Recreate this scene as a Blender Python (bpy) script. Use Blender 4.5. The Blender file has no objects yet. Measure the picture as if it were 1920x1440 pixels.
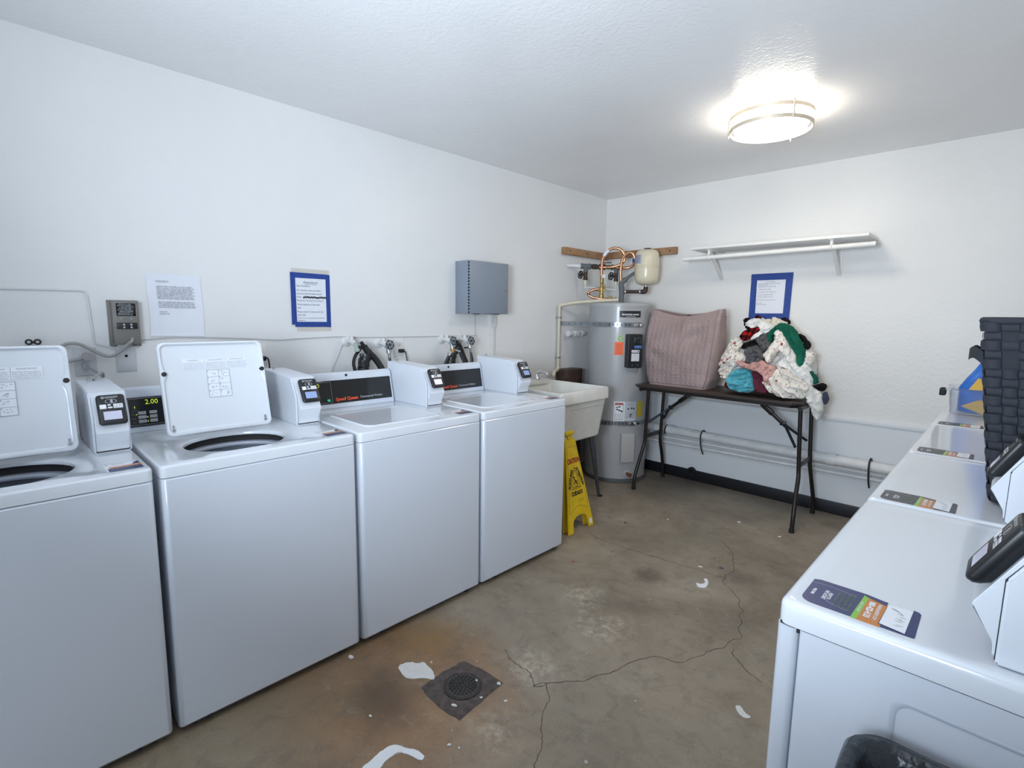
import bpy, bmesh, math, random
from mathutils import Vector, Matrix, noise
from mathutils.geometry import delaunay_2d_cdt
PI = math.pi
C = bpy.context.scene.collection
random.seed(7)
V = Vector

# ---------------------------------------------------------------- materials
MATS = {}
def nmat(name):
    m = bpy.data.materials.new(name); m.use_nodes = True
    nt = m.node_tree
    return m, nt, nt.nodes['Principled BSDF']
def bump(nt, b, scale, strength, dist=0.002, detail=3, kind='noise', stretch=None):
    tc = nt.nodes.new('ShaderNodeTexCoord')
    src = tc.outputs['Object']
    if stretch:
        mp = nt.nodes.new('ShaderNodeMapping'); mp.inputs['Scale'].default_value = stretch
        nt.links.new(src, mp.inputs['Vector']); src = mp.outputs['Vector']
    t = nt.nodes.new('ShaderNodeTexNoise' if kind == 'noise' else 'ShaderNodeTexVoronoi')
    t.inputs['Scale'].default_value = scale
    if kind == 'noise': t.inputs['Detail'].default_value = detail
    nt.links.new(src, t.inputs['Vector'])
    bp = nt.nodes.new('ShaderNodeBump'); bp.inputs['Strength'].default_value = strength; bp.inputs['Distance'].default_value = dist
    nt.links.new(t.outputs[0], bp.inputs['Height']); nt.links.new(bp.outputs['Normal'], b.inputs['Normal'])
def mat(name, col, rough=.5, metal=0, bs=None, bstr=.2, bdist=.002, var=0, vscale=8, emis=None, estr=0, coat=0, sheen=0, stretch=None, trans=0, alpha=1):
    if name in MATS: return MATS[name]
    m, nt, b = nmat(name)
    b.inputs['Base Color'].default_value = (*col, 1)
    b.inputs['Roughness'].default_value = rough; b.inputs['Metallic'].default_value = metal
    if coat: b.inputs['Coat Weight'].default_value = coat; b.inputs['Coat Roughness'].default_value = .08
    if sheen: b.inputs['Sheen Weight'].default_value = sheen
    if trans: b.inputs['Transmission Weight'].default_value = trans; b.inputs['IOR'].default_value = 1.2
    if alpha < 1: b.inputs['Alpha'].default_value = alpha
    if var:
        tc = nt.nodes.new('ShaderNodeTexCoord'); n = nt.nodes.new('ShaderNodeTexNoise')
        n.inputs['Scale'].default_value = vscale; n.inputs['Detail'].default_value = 5
        nt.links.new(tc.outputs['Object'], n.inputs['Vector'])
        r = nt.nodes.new('ShaderNodeValToRGB')
        r.color_ramp.elements[0].position = .3; r.color_ramp.elements[1].position = .7
        r.color_ramp.elements[0].color = (*[max(0, c*(1-var)) for c in col], 1)
        r.color_ramp.elements[1].color = (*[min(1, c*(1+var)) for c in col], 1)
        nt.links.new(n.outputs[0], r.inputs[0]); nt.links.new(r.outputs[0], b.inputs['Base Color'])
    if bs: bump(nt, b, bs, bstr, bdist, stretch=stretch)
    if emis: b.inputs['Emission Color'].default_value = (*emis, 1); b.inputs['Emission Strength'].default_value = estr
    MATS[name] = m
    return m
def dull(m):
    m.node_tree.nodes['Principled BSDF'].inputs['Specular IOR Level'].default_value = .12; return m
def spotted(name, base, spots, rough=.85):
    """cloth with printed voronoi blossoms: spots = [(scale, radius, colour, seed offset)]"""
    m, nt, b = nmat(name)
    b.inputs['Roughness'].default_value = rough
    tc = nt.nodes.new('ShaderNodeTexCoord')
    cur = None
    for sc, rad, col, off in spots:
        mp = nt.nodes.new('ShaderNodeMapping'); mp.inputs['Location'].default_value = (off, off*.7, off*1.3)
        nt.links.new(tc.outputs['Object'], mp.inputs['Vector'])
        nz = nt.nodes.new('ShaderNodeTexNoise'); nz.inputs['Scale'].default_value = sc*1.3
        nt.links.new(mp.outputs[0], nz.inputs['Vector'])
        mx = nt.nodes.new('ShaderNodeMix'); mx.data_type = 'VECTOR'; mx.inputs[0].default_value = .035
        nt.links.new(mp.outputs[0], mx.inputs[4]); nt.links.new(nz.outputs[1], mx.inputs[5])
        v = nt.nodes.new('ShaderNodeTexVoronoi'); v.inputs['Scale'].default_value = sc
        nt.links.new(mx.outputs[1], v.inputs['Vector'])
        lt = nt.nodes.new('ShaderNodeMath'); lt.operation = 'LESS_THAN'; lt.inputs[1].default_value = rad
        nt.links.new(v.outputs['Distance'], lt.inputs[0])
        c = nt.nodes.new('ShaderNodeMix'); c.data_type = 'RGBA'
        nt.links.new(lt.outputs[0], c.inputs[0])
        if cur is None: c.inputs[6].default_value = (*base, 1)
        else: nt.links.new(cur, c.inputs[6])
        c.inputs[7].default_value = (*col, 1); cur = c.outputs[2]
    nt.links.new(cur, b.inputs['Base Color'])
    bump(nt, b, 220, .25, .001)
    MATS[name] = m
    return m
def plaid_mat(name):
    m, nt, b = nmat(name); b.inputs['Roughness'].default_value = .9
    tc = nt.nodes.new('ShaderNodeTexCoord'); sep = nt.nodes.new('ShaderNodeSeparateXYZ')
    nt.links.new(tc.outputs['Object'], sep.inputs[0]); outs = []
    for ax in (0, 2):
        mu = nt.nodes.new('ShaderNodeMath'); mu.operation = 'MULTIPLY'; mu.inputs[1].default_value = 24
        nt.links.new(sep.outputs[ax], mu.inputs[0])
        fr = nt.nodes.new('ShaderNodeMath'); fr.operation = 'FRACT'; nt.links.new(mu.outputs[0], fr.inputs[0])
        g = nt.nodes.new('ShaderNodeMath'); g.operation = 'GREATER_THAN'; g.inputs[1].default_value = .5
        nt.links.new(fr.outputs[0], g.inputs[0]); outs.append(g.outputs[0])
    ad = nt.nodes.new('ShaderNodeMath'); ad.operation = 'ADD'
    nt.links.new(outs[0], ad.inputs[0]); nt.links.new(outs[1], ad.inputs[1])
    hf = nt.nodes.new('ShaderNodeMath'); hf.operation = 'MULTIPLY'; hf.inputs[1].default_value = .5
    nt.links.new(ad.outputs[0], hf.inputs[0])
    r = nt.nodes.new('ShaderNodeValToRGB'); r.color_ramp.interpolation = 'CONSTANT'
    e = r.color_ramp.elements
    e[0].color = (.42, .012, .012, 1); e[1].position = .4; e[1].color = (.10, .006, .008, 1)
    n = e.new(.8); n.color = (.006, .005, .006, 1)
    nt.links.new(hf.outputs[0], r.inputs[0]); nt.links.new(r.outputs[0], b.inputs['Base Color'])
    MATS[name] = m
    return m

ENAMEL_DIM = mat('white_enamel_dimmed', (.63, .665, .73), .22, coat=.35)  # darker than the tops: weaker light on the fronts put into the colour
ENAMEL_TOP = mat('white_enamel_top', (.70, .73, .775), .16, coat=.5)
BOXW = mat('white_powder_coat', (.66, .69, .74), .35, bs=500, bstr=.05)
DARKGAP = mat('dark_gap', (.02, .02, .022), .8)
BLACKP = mat('black_plastic', (.012, .013, .015), .38)
GLOSSBLK = mat('glossy_black_panel', (.010, .011, .012), .14)
RUBBER = mat('black_rubber', (.012, .012, .013), .55)
CHROME = mat('chrome', (.75, .75, .76), .12, 1)
GALV = mat('galvanised', (.42, .44, .46), .35, .85, var=.15, vscale=30)
BRASS = mat('brass', (.40, .29, .10), .4, .8, var=.3, vscale=60)
COPPER = mat('copper', (.60, .31, .18), .3, .9, var=.15, vscale=40)
BLKIRON = mat('rusty_black_iron', (.055, .035, .026), .55, .4, var=.5, vscale=60)
GREYPIPE = mat('grey_insulation', (.12, .13, .14), .7)
TANK = mat('tank_grey_paint', (.36, .365, .375), .35, coat=.15)
CREAM = mat('cream_tank', (.68, .61, .45), .3, coat=.3)
PVC = mat('cream_pvc', (.66, .60, .47), .45)
WPIPE = mat('white_painted_pipe', (.72, .72, .72), .45, var=.08, vscale=14, bs=40, bstr=.1)
WPAINT = mat('white_paint_lumpy', (.72, .72, .71), .4, bs=60, bstr=.35, bdist=.004)
WOOD = mat('pine_board', (.33, .185, .09), .6, var=.22, vscale=14, bs=40, bstr=.1, stretch=(1, 1, 12))
PAPER = mat('paper', (.78, .80, .85), .6)
INK = mat('ink', (.03, .03, .045), .6)
INKL = mat('faded_ink', (.22, .22, .26), .7)
BLUET = mat('blue_masking_tape', (.012, .05, .26), .55, var=.18, vscale=50)
BEIGET = mat('beige_masking_tape', (.62, .58, .52), .6)
NAVY = mat('navy_print', (.030, .042, .135), .3)
NAVYG = mat('faded_navy_print', (.045, .045, .06), .35)
ORANGE = mat('orange_print', (.55, .20, .045), .35)
LIME = mat('green_print', (.22, .48, .06), .35)
WPRINT = mat('white_print', (.8, .82, .85), .35)
GREENTX = mat('green_ink', (.11, .18, .09), .4)
SCREEN = mat('lcd_screen', (.25, .33, .55), .2, emis=(.45, .55, .95), estr=.15)
SCREENW = mat('pale_lcd_screen', (.5, .5, .62), .2, emis=(.75, .75, 1), estr=.08)
LEDY = mat('yellow_led', (.5, .6, .02), .3, emis=(.75, 1, .05), estr=.55)
LEDG = mat('green_button', (.02, .45, .2), .3, emis=(.05, .8, .35), estr=.25)
REDTX = mat('red_orange_lettering', (.62, .075, .03), .4, emis=(.7, .07, .02), estr=.15)
GREYTX = mat('silver_lettering', (.55, .57, .6), .4)
GREYL = mat('grey_outline', (.33, .33, .33), .4)
STEELBOX = mat('grey_steel_paint', (.235, .27, .32), .4, bs=300, bstr=.05)
TAUPE = mat('taupe_metal', (.20, .185, .165), .45)
PLATE = mat('painted_plate', (.60, .605, .63), .45)
GREYCORD = mat('grey_cord', (.36, .35, .34), .5)
YELLOW = mat('yellow_plastic', (.68, .46, .008), .4, var=.08, vscale=14)
YDARK = mat('yellow_plastic_shadow_line', (.36, .23, .005), .5)
SIGNRED = mat('sign_red', (.33, .02, .015), .5)
SIGNBLK = mat('sign_black', (.012, .011, .008), .5)
TUB = mat('cream_plastic_tub', (.72, .71, .67), .4, var=.05, vscale=12)
LEGSTEEL = mat('grey_leg_steel', (.10, .105, .115), .4, .6, var=.3, vscale=40)
TABLETOP = mat('brown_laminate', (.045, .030, .025), .33, var=.25, vscale=20)
TABLEM = mat('brown_black_tube', (.022, .018, .016), .32, .3)
SHELFW = mat('shelf_white', (.80, .79, .76), .4)
MAUVE = mat('mauve_quilt', (.31, .228, .22), .55, bs=60, bstr=.35, bdist=.004, sheen=.15, var=.14, vscale=6)
MAUVED = mat('mauve_quilt_edge', (.25, .175, .17), .6, bs=90, bstr=.3)
STRAPW = mat('charcoal_woven_strap', (.024, .027, .037), .75, bs=260, bstr=.7, bdist=.002, stretch=(1, 1, 3))
STRAPD = mat('dark_strap', (.020, .022, .03), .8, bs=260, bstr=.5)
CLEAR = mat('clear_plastic', (.80, .86, .95), .08, trans=.9, alpha=.55)
BLUEB = mat('blue_bag', (.008, .12, .48), .4, var=.2, vscale=12)
YELB = mat('yellow_print', (.62, .36, .03), .45)
LINER = mat('black_bin_liner', (.014, .017, .022), .26, bs=35, bstr=.6, bdist=.01)
BINP = mat('grey_bin_plastic', (.06, .065, .07), .5)
NICKEL = mat('brushed_nickel', (.74, .66, .54), .5, .8)
DIFF = mat('lit_diffuser', (.9, .88, .82), .4, emis=(1, .90, .76), estr=28)
IRON = mat('cast_iron', (.045, .04, .038), .55, .3, var=.35, vscale=70, bs=120, bstr=.3)
DRAINC = mat('drain_mortar', (.085, .065, .058), .75, var=.4, vscale=40, bs=60, bstr=.5, bdist=.004)
HOLE = mat('black_hole', (.004, .004, .004), .9)
TISSUE = mat('tissue', (.70, .69, .66), .8, bs=30, bstr=.6, bdist=.006)
PAPERW = mat('crumpled_white_paper', (.80, .81, .83), .8, bs=40, bstr=.5, bdist=.005)
TUBIN = mat('tub_drum', (.30, .33, .39), .35, .3)
BASEB = mat('black_vinyl_base', (.010, .011, .015), .45)
BROWNBLK = mat('dark_brown_block', (.05, .028, .02), .5, var=.5, vscale=30)
CRACK = mat('crack_dark', (.085, .066, .048), .9)
ORGST = mat('orange_sticker', (.90, .14, .03), .5)
GRNST = mat('pale_green_sticker', (.42, .55, .28), .5)
GALVST = mat('silver_strap', (.50, .53, .56), .3, .8, var=.12, vscale=25)

def wall_material(name, col, rough, bscale, bstr):
    m, nt, b = nmat(name)
    b.inputs['Roughness'].default_value = rough
    tc = nt.nodes.new('ShaderNodeTexCoord'); n = nt.nodes.new('ShaderNodeTexNoise')
    n.inputs['Scale'].default_value = 1.3; n.inputs['Detail'].default_value = 6
    nt.links.new(tc.outputs['Object'], n.inputs['Vector'])
    r = nt.nodes.new('ShaderNodeValToRGB')
    r.color_ramp.elements[0].position = .3; r.color_ramp.elements[1].position = .75
    r.color_ramp.elements[0].color = (*[c*.95 for c in col], 1); r.color_ramp.elements[1].color = (*[min(1, c*1.03) for c in col], 1)
    nt.links.new(n.outputs[0], r.inputs[0]); nt.links.new(r.outputs[0], b.inputs['Base Color'])
    a = nt.nodes.new('ShaderNodeTexNoise'); a.inputs['Scale'].default_value = bscale; a.inputs['Detail'].default_value = 2
    a.inputs['Distortion'].default_value = .6
    nt.links.new(tc.outputs['Object'], a.inputs['Vector'])
    bp = nt.nodes.new('ShaderNodeBump'); bp.inputs['Strength'].default_value = bstr; bp.inputs['Distance'].default_value = .003
    nt.links.new(a.outputs[0], bp.inputs['Height']); nt.links.new(bp.outputs[0], b.inputs['Normal'])
    return m
WALLM = wall_material('wall_paint', (.80, .795, .785), .36, 34, .22)
WALLB = wall_material('wall_paint_rough', (.80, .785, .755), .45, 38, .6)
CEILM = wall_material('ceiling_paint', (.85, .845, .845), .27, 55, .5)

def floor_material():
    m, nt, b = nmat('stained_concrete')
    N, L = nt.nodes.new, nt.links.new
    tc = N('ShaderNodeTexCoord')
    def noise_(scale, detail=6, rough=.6, dist=0):
        n = N('ShaderNodeTexNoise'); n.inputs['Scale'].default_value = scale; n.inputs['Detail'].default_value = detail
        n.inputs['Roughness'].default_value = rough; n.inputs['Distortion'].default_value = dist
        L(tc.outputs['Object'], n.inputs['Vector']); return n.outputs[0]
    def ramp(src, stops):
        r = N('ShaderNodeValToRGB'); e = r.color_ramp.elements
        e[0].position, e[0].color = stops[0][0], (*stops[0][1], 1)
        e[1].position, e[1].color = stops[-1][0], (*stops[-1][1], 1)
        for p_, c_ in stops[1:-1]: q = e.new(p_); q.color = (*c_, 1)
        L(src, r.inputs[0]); return r.outputs[0]
    def mix(fac, a, c):
        x = N('ShaderNodeMix'); x.data_type = 'RGBA'
        L(fac, x.inputs[0])
        for s, i in ((a, 6), (c, 7)):
            if isinstance(s, tuple): x.inputs[i].default_value = (*s, 1)
            else: L(s, x.inputs[i])
        return x.outputs[2]
    def mul(a, c):
        x = N('ShaderNodeMath'); x.operation = 'MULTIPLY'; x.use_clamp = True
        L(a, x.inputs[0])
        if isinstance(c, float): x.inputs[1].default_value = c
        else: L(c, x.inputs[1])
        return x.outputs[0]
    def blob(px, py, r0, r1, wob=.25, ws=3.5, sx=1, sy=1):
        """1 inside r0 falling to 0 at r1 around a floor point, with a wobbling edge"""
        mp = N('ShaderNodeMapping'); mp.inputs['Location'].default_value = (-px*sx, -py*sy, 0); mp.inputs['Scale'].default_value = (sx, sy, 1)
        L(tc.outputs['Object'], mp.inputs['Vector'])
        ln = N('ShaderNodeVectorMath'); ln.operation = 'LENGTH'; L(mp.outputs[0], ln.inputs[0])
        w = N('ShaderNodeMath'); w.operation = 'MULTIPLY_ADD'; w.inputs[1].default_value = wob; L(noise_(ws, 5), w.inputs[0]); L(ln.outputs['Value'], w.inputs[2])
        mr = N('ShaderNodeMapRange'); mr.interpolation_type = 'SMOOTHSTEP'
        mr.inputs[1].default_value = r0+wob*.5; mr.inputs[2].default_value = r1+wob*.5
        mr.inputs[3].default_value = 1; mr.inputs[4].default_value = 0
        L(w.outputs[0], mr.inputs[0]); return mr.outputs[0]
    base = ramp(noise_(2.2, 9, .62, .4), [(.28, (.165, .130, .094)), (.45, (.265, .212, .155)), (.60, (.325, .268, .203)), (.78, (.44, .38, .30))])
    base = mix(mul(ramp(noise_(.9, 4), [(.45, (0, 0, 0)), (.65, (1, 1, 1))]), .45), base, (.20, .185, .145))
    base = mix(mul(ramp(noise_(5.5, 8, .7), [(.60, (0, 0, 0)), (.70, (1, 1, 1))]), .35), base, (.40, .35, .28))
    rust = blob(1.36, -3.22, .18, .62, .5, 3.2)
    base = mix(mul(rust, .85), base, ramp(noise_(4, 8, .65), [(.3, (.15, .080, .036)), (.5, (.27, .145, .066)), (.7, (.36, .225, .11))]))
    dark = blob(1.35, -3.28, .03, .2, .12, 7)
    base = mix(mul(dark, .6), base, (.085, .05, .028))
    base = mix(mul(blob(1.17, -2.95, .0, .25, .25, 6), .7), base, (.26, .15, .05))
    fine = ramp(noise_(26, 6, .75), [(.42, (.05, .05, .05)), (.62, (1, 1, 1))])
    base = mix(mul(mul(blob(1.74, -3.10, .0, .14, .3, 6), .8), fine), base, (.48, .41, .32))
    base = mix(mul(mul(blob(1.62, -2.78, .02, .16, .25, 8), .8), fine), base, (.52, .45, .36))
    base = mix(mul(mul(blob(1.45, -2.20, .02, .16, .25, 8), .8), fine), base, (.52, .45, .36))
    base = mix(mul(mul(blob(1.66, -2.35, .02, .18, .3, 8), .8), fine), base, (.52, .45, .36))
    base = mix(mul(blob(1.56, -1.78, .02, .12, .12, 9), .75), base, (.12, .095, .075))
    base = mix(mul(blob(1.95, -1.45, .02, .16, .2, 9), .6), base, (.13, .10, .075))
    base = mix(mul(blob(.9, -.3, .1, .6, .3, 4), .75), base, (.10, .082, .066))
    base = mix(mul(blob(1.0, -3.8, .2, .8, .4, 3), .6), base, (.22, .165, .10))
    base = mix(mul(ramp(noise_(11, 9, .78, .6), [(.50, (0, 0, 0)), (.62, (1, 1, 1))]), .42), base, (.13, .105, .078))
    base = mix(mul(ramp(noise_(17, 9, .8, .3), [(.56, (0, 0, 0)), (.66, (1, 1, 1))]), .35), base, (.40, .34, .26))
    base = mix(mul(blob(1.30, -3.30, .0, .16, .10, 9), .55), base, (.10, .062, .034))
    speck = ramp(noise_(330, 5, .7), [(.33, (.55, .55, .55)), (.5, (1, 1, 1)), (.68, (1.3, 1.3, 1.3))])
    mm = N('ShaderNodeMix'); mm.data_type = 'RGBA'; mm.blend_type = 'MULTIPLY'; mm.inputs[0].default_value = .7
    L(base, mm.inputs[6]); L(speck, mm.inputs[7])
    L(mm.outputs[2], b.inputs['Base Color'])
    L(ramp(noise_(3, 6), [(.3, (.34, .34, .34)), (.7, (.6, .6, .6))]), b.inputs['Roughness'])
    bp = N('ShaderNodeBump'); bp.inputs['Strength'].default_value = .14; bp.inputs['Distance'].default_value = .003
    L(noise_(45, 8, .7), bp.inputs['Height']); L(bp.outputs[0], b.inputs['Normal'])
    return m

# ---------------------------------------------------------------- mesh builder
def catmull(pts, n=6, closed=False):
    pts = [V(p) for p in pts]; out = []
    m = len(pts)
    for i in range(m if closed else m-1):
        g = lambda k: pts[k % m] if closed else pts[min(max(k, 0), m-1)]
        a, b, c, d = g(i-1), g(i), g(i+1), g(i+2)
        for j in range(n):
            t = j/n
            out.append(.5*((2*b)+(c-a)*t+(2*a-5*b+4*c-d)*t*t+(3*b-a-3*c+d)*t**3))
    if not closed: out.append(pts[-1])
    return out
def rrect(x0, x1, y0, y1, r, nc=5, ns=1):
    r = max(1e-5, min(r, (x1-x0)/2-1e-5, (y1-y0)/2-1e-5))
    cs = [(x1-r, y1-r, 0), (x0+r, y1-r, PI/2), (x0+r, y0+r, PI), (x1-r, y0+r, 1.5*PI)]
    out = []
    for k, (cx, cy, a0) in enumerate(cs):
        arc = [(cx+r*math.cos(a0+PI/2*i/nc), cy+r*math.sin(a0+PI/2*i/nc)) for i in range(nc+1)]
        out += arc
        nx, ny, na = cs[(k+1) % 4]
        q = (nx+r*math.cos(na), ny+r*math.sin(na)); p_ = arc[-1]
        for j in range(1, ns): out.append((p_[0]+(q[0]-p_[0])*j/ns, p_[1]+(q[1]-p_[1])*j/ns))
    return out
def frame(o, ex, ey):
    ex = V(ex).normalized(); ey = V(ey).normalized(); ez = ex.cross(ey)
    M = Matrix.Identity(4)
    for i, c in enumerate((ex, ey, ez, V(o))):
        for j in range(3): M[j][i] = c[j]
    return M
class MB:
    def __init__(s, M=None): s.bm = bmesh.new(); s.M = M or Matrix.Identity(4)
    def v(s, p): return s.bm.verts.new(s.M @ V(p))
    def face(s, vs):
        try: return s.bm.faces.new(vs)
        except ValueError: return None
    def poly(s, pts): s.face([s.v(p) for p in pts]); return s
    def loft(s, rings, cap0=True, cap1=True, closed=True):
        R = [[s.v(p) for p in r] for r in rings]; n = len(R[0])
        for a, b in zip(R, R[1:]):
            for i in range(n if closed else n-1):
                j = (i+1) % n; s.face([a[i], a[j], b[j], b[i]])
        if cap0 and closed: s.face(R[0][::-1])
        if cap1 and closed: s.face(R[-1])
        return s
    def box(s, x0, x1, y0, y1, z0, z1, r=0, seg=2):
        t = bmesh.new(); bmesh.ops.create_cube(t, size=1)
        for w in t.verts:
            w.co = V(((x0+x1)/2+w.co.x*(x1-x0), (y0+y1)/2+w.co.y*(y1-y0), (z0+z1)/2+w.co.z*(z1-z0)))
        if r: bmesh.ops.bevel(t, geom=t.edges[:], offset=r, segments=seg, profile=.5, affect='EDGES')
        s.merge(t); return s
    def merge(s, t):
        mp = {w: s.v(w.co) for w in t.verts}
        for f in t.faces: s.face([mp[w] for w in f.verts])
        t.free()
    def slab(s, x0, x1, y0, y1, z0, z1, r, er=.004, n=3, nc=5, bot=True):
        """rounded-corner slab, top edge (and bottom edge) rolled over by er"""
        rings = []
        if bot and er:
            for i in range(n): a = PI/2*i/n; d = er*(1-math.sin(a)); rings.append([(x, y, z0+er*(1-math.cos(a))) for x, y in rrect(x0+d, x1-d, y0+d, y1-d, r-d, nc)])
        rings.append([(x, y, z0+(er if bot else 0)) for x, y in rrect(x0, x1, y0, y1, r, nc)])
        for i in range(n+1 if er else 1):
            a = PI/2*i/n; d = er*(1-math.cos(a)); rings.append([(x, y, z1-er+er*math.sin(a)) for x, y in rrect(x0+d, x1-d, y0+d, y1-d, r-d, nc)])
        return s.loft(rings)
    def prism(s, pts, z0, z1):
        return s.loft([[(x, y, z0) for x, y in pts], [(x, y, z1) for x, y in pts]])
    def tube(s, pts, r, n=8, closed=False, cap=True):
        pts = [V(p) for p in pts]; m = len(pts); rings = []; up = None
        for i in range(m):
            a = pts[(i-1) % m] if closed or i > 0 else pts[0]; b = pts[(i+1) % m] if closed or i < m-1 else pts[-1]
            t = (b-a).normalized()
            if up is None: up = V((0, 0, 1)) if abs(t.z) < .9 else V((1, 0, 0))
            sx = t.cross(up).normalized(); up = sx.cross(t).normalized()
            rr = r[i] if isinstance(r, (list, tuple)) else r
            rings.append([pts[i]+sx*rr*math.cos(2*PI*k/n)+up*rr*math.sin(2*PI*k/n) for k in range(n)])
        if closed: rings.append(rings[0])
        return s.loft(rings, cap and not closed, cap and not closed)
    def cyl(s, a, b, r, n=16, r2=None):
        a, b = V(a), V(b)
        return s.tube([a, b], [r, r if r2 is None else r2], n)
    def lathe(s, prof, c=(0, 0), n=32, cap0=True, cap1=True):
        return s.loft([[(c[0]+r*math.cos(2*PI*k/n), c[1]+r*math.sin(2*PI*k/n), z) for k in range(n)] for r, z in prof], cap0, cap1)
    def torus(s, M, R, r, n=28, m=8):
        c = [M @ V((R*math.cos(2*PI*k/n), R*math.sin(2*PI*k/n), 0)) for k in range(n)]
        return s.tube(c, r, m, closed=True)
    def rects(s, rl, z=0):
        for x0, y0, x1, y1 in rl: s.poly([(x0, y0, z), (x1, y0, z), (x1, y1, z), (x0, y1, z)])
        return s
    def grid(s, f, nu, nv, closed_u=False):
        g = [[s.v(f(i, j)) for i in range(nu)] for j in range(nv)]
        for j in range(nv-1):
            for i in range(nu if closed_u else nu-1):
                k = (i+1) % nu; s.face([g[j][i], g[j][k], g[j+1][k], g[j+1][i]])
        return s
def origin(o):
    p_ = V((0, 0, 0))
    while o: p_ += V(o.location); o = o.parent
    return p_
def part(name, mb, m, parent=None, label=None, kind=None, smooth=True, ang=38):
    bm = mb.bm
    bmesh.ops.recalc_face_normals(bm, faces=bm.faces[:])
    if parent is not None: bmesh.ops.translate(bm, verts=bm.verts[:], vec=-origin(parent))
    me = bpy.data.meshes.new(name); bm.to_mesh(me); bm.free()
    if smooth:
        for p_ in me.polygons: p_.use_smooth = True
        me.set_sharp_from_angle(angle=math.radians(ang))
    me.materials.append(m)
    o = bpy.data.objects.new(name, me); C.objects.link(o)
    if parent is not None: o.parent = parent
    if label: o['label'] = label
    if kind: o['kind'] = kind
    return o
def tag(o, label, cat, group=None):
    o['label'] = label; o['category'] = cat
    if group: o['group'] = group
    return o
def thing(name, label, cat, loc=(0, 0, 0), group=None):
    o = bpy.data.objects.new(name, None); o.empty_display_size = .1; C.objects.link(o); o.location = loc
    return tag(o, label, cat, group)
def solo(name, mb, m, label, cat, loc, group=None, **k):
    bmesh.ops.translate(mb.bm, verts=mb.bm.verts[:], vec=-V(loc))
    o = part(name, mb, m, **k); o.location = loc
    return tag(o, label, cat, group)
def struct(name, mb, m, **k): return part(name, mb, m, kind='structure', **k)
def add_text(mb, s, size, M, align='CENTER', xs=1.0, spacing=1.0, warp=None, bold=0):
    cu = bpy.data.curves.new('t', 'FONT'); cu.body = s; cu.size = size; cu.align_x = align; cu.align_y = 'CENTER'
    cu.space_line = spacing; cu.resolution_u = 2; cu.offset = bold
    ob = bpy.data.objects.new('t', cu); C.objects.link(ob)
    dg = bpy.context.evaluated_depsgraph_get()
    me = bpy.data.meshes.new_from_object(ob.evaluated_get(dg))
    vs = []
    for w in me.vertices:
        p_ = V((w.co.x*xs, w.co.y, 0))
        p_ = warp(p_) if warp else M @ p_
        vs.append(mb.v(p_))
    for f in me.polygons: mb.face([vs[i] for i in f.vertices])
    bpy.data.objects.remove(ob); bpy.data.curves.remove(cu); bpy.data.meshes.remove(me)
    return mb
def T(x, y, z=0): return Matrix.Translation((x, y, z))
def greek(rng, x0, x1, y, h, fill=1.0):
    """a line of unreadably small type: word groups made of letter-sized strokes"""
    out = []; x = x0; end = x0+(x1-x0)*fill
    while x < end:
        for _ in range(rng.randint(2, 8)):
            w = h*rng.uniform(.35, .6)
            if x+w > end: break
            t = h*rng.choice((.65, .7, 1, .7, 1))
            out.append((x, y, x+w, y+t*.35)); out.append((x, y+t*.55, x+w*.8, y+t)); x += w*1.25
        x += h*.5
    return out
def wheel_handle(mb, c, axis, r, spokes=6, tr=.0035):
    ax = V(axis).normalized(); u = ax.orthogonal().normalized(); w = ax.cross(u)
    pts = []
    for k in range(36):
        a = 2*PI*k/36; rr = r*(1+.09*math.cos(spokes*a)); pts.append(V(c)+u*rr*math.cos(a)+w*rr*math.sin(a))
    mb.tube(pts, tr, 6, closed=True)
    for k in range(spokes):
        a = 2*PI*k/spokes; mb.cyl(c, V(c)+u*r*math.cos(a)+w*r*math.sin(a), tr*.8, 5)
    mb.cyl(V(c)-ax*.006, V(c)+ax*.008, r*.28, 8)
    return mb

# ---------------------------------------------------------------- camera
Rv, Uv, Fv = V((.71573577, .69824612, .01321585)), V((-.10140037, .08517974, .9911924)), V((-.69097052, .71077195, -.13176861))
cam = bpy.data.cameras.new('camera'); cam.lens = 966.208/1920*36; cam.sensor_width = 36; cam.clip_start = .02
co = bpy.data.objects.new('camera', cam); C.objects.link(co)
M = Matrix.Identity(4)
for i, c in enumerate((Rv, Uv, -Fv, V((2.86157, -4.18855, 1.38587)))):
    for j in range(3): M[j][i] = c[j]
co.matrix_world = M
bpy.context.scene.camera = co

# ---------------------------------------------------------------- room shell
H, XR, YF = 2.467, 3.52, -5.6
struct('floor', MB().box(-.1, XR+.1, YF-.1, .1, -.08, 0), floor_material(), smooth=False)
floor_o = bpy.data.objects['floor']
struct('ceiling', MB().box(-.1, XR+.1, YF-.1, .1, H, H+.08), CEILM, smooth=False)
struct('wall_left', MB().box(-.1, 0, YF, .1, 0, H), WALLM, smooth=False)
struct('wall_back', MB().box(-.1, XR+.1, 0, .1, 0, H), WALLB, smooth=False)
struct('wall_right', MB().box(XR, XR+.1, YF, .1, 0, H), WALLM, smooth=False)
wf = MB()
wf.box(-.1, .9, YF-.1, YF, 0, H); wf.box(2.9, XR+.1, YF-.1, YF, 0, H); wf.box(.9, 2.9, YF-.1, YF, 2.15, H)
struct('wall_front', wf, WALLM, smooth=False)
tr = MB(); tr.box(.84, .9, YF-.12, YF+.02, 0, 2.21); tr.box(2.9, 2.96, YF-.12, YF+.02, 0, 2.21); tr.box(.84, 2.96, YF-.12, YF+.02, 2.15, 2.21)
struct('trim_1', tr, SHELFW, smooth=False)
wp = MB(); wp.box(.0, XR, -.012, 0, 0, .685)
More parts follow.
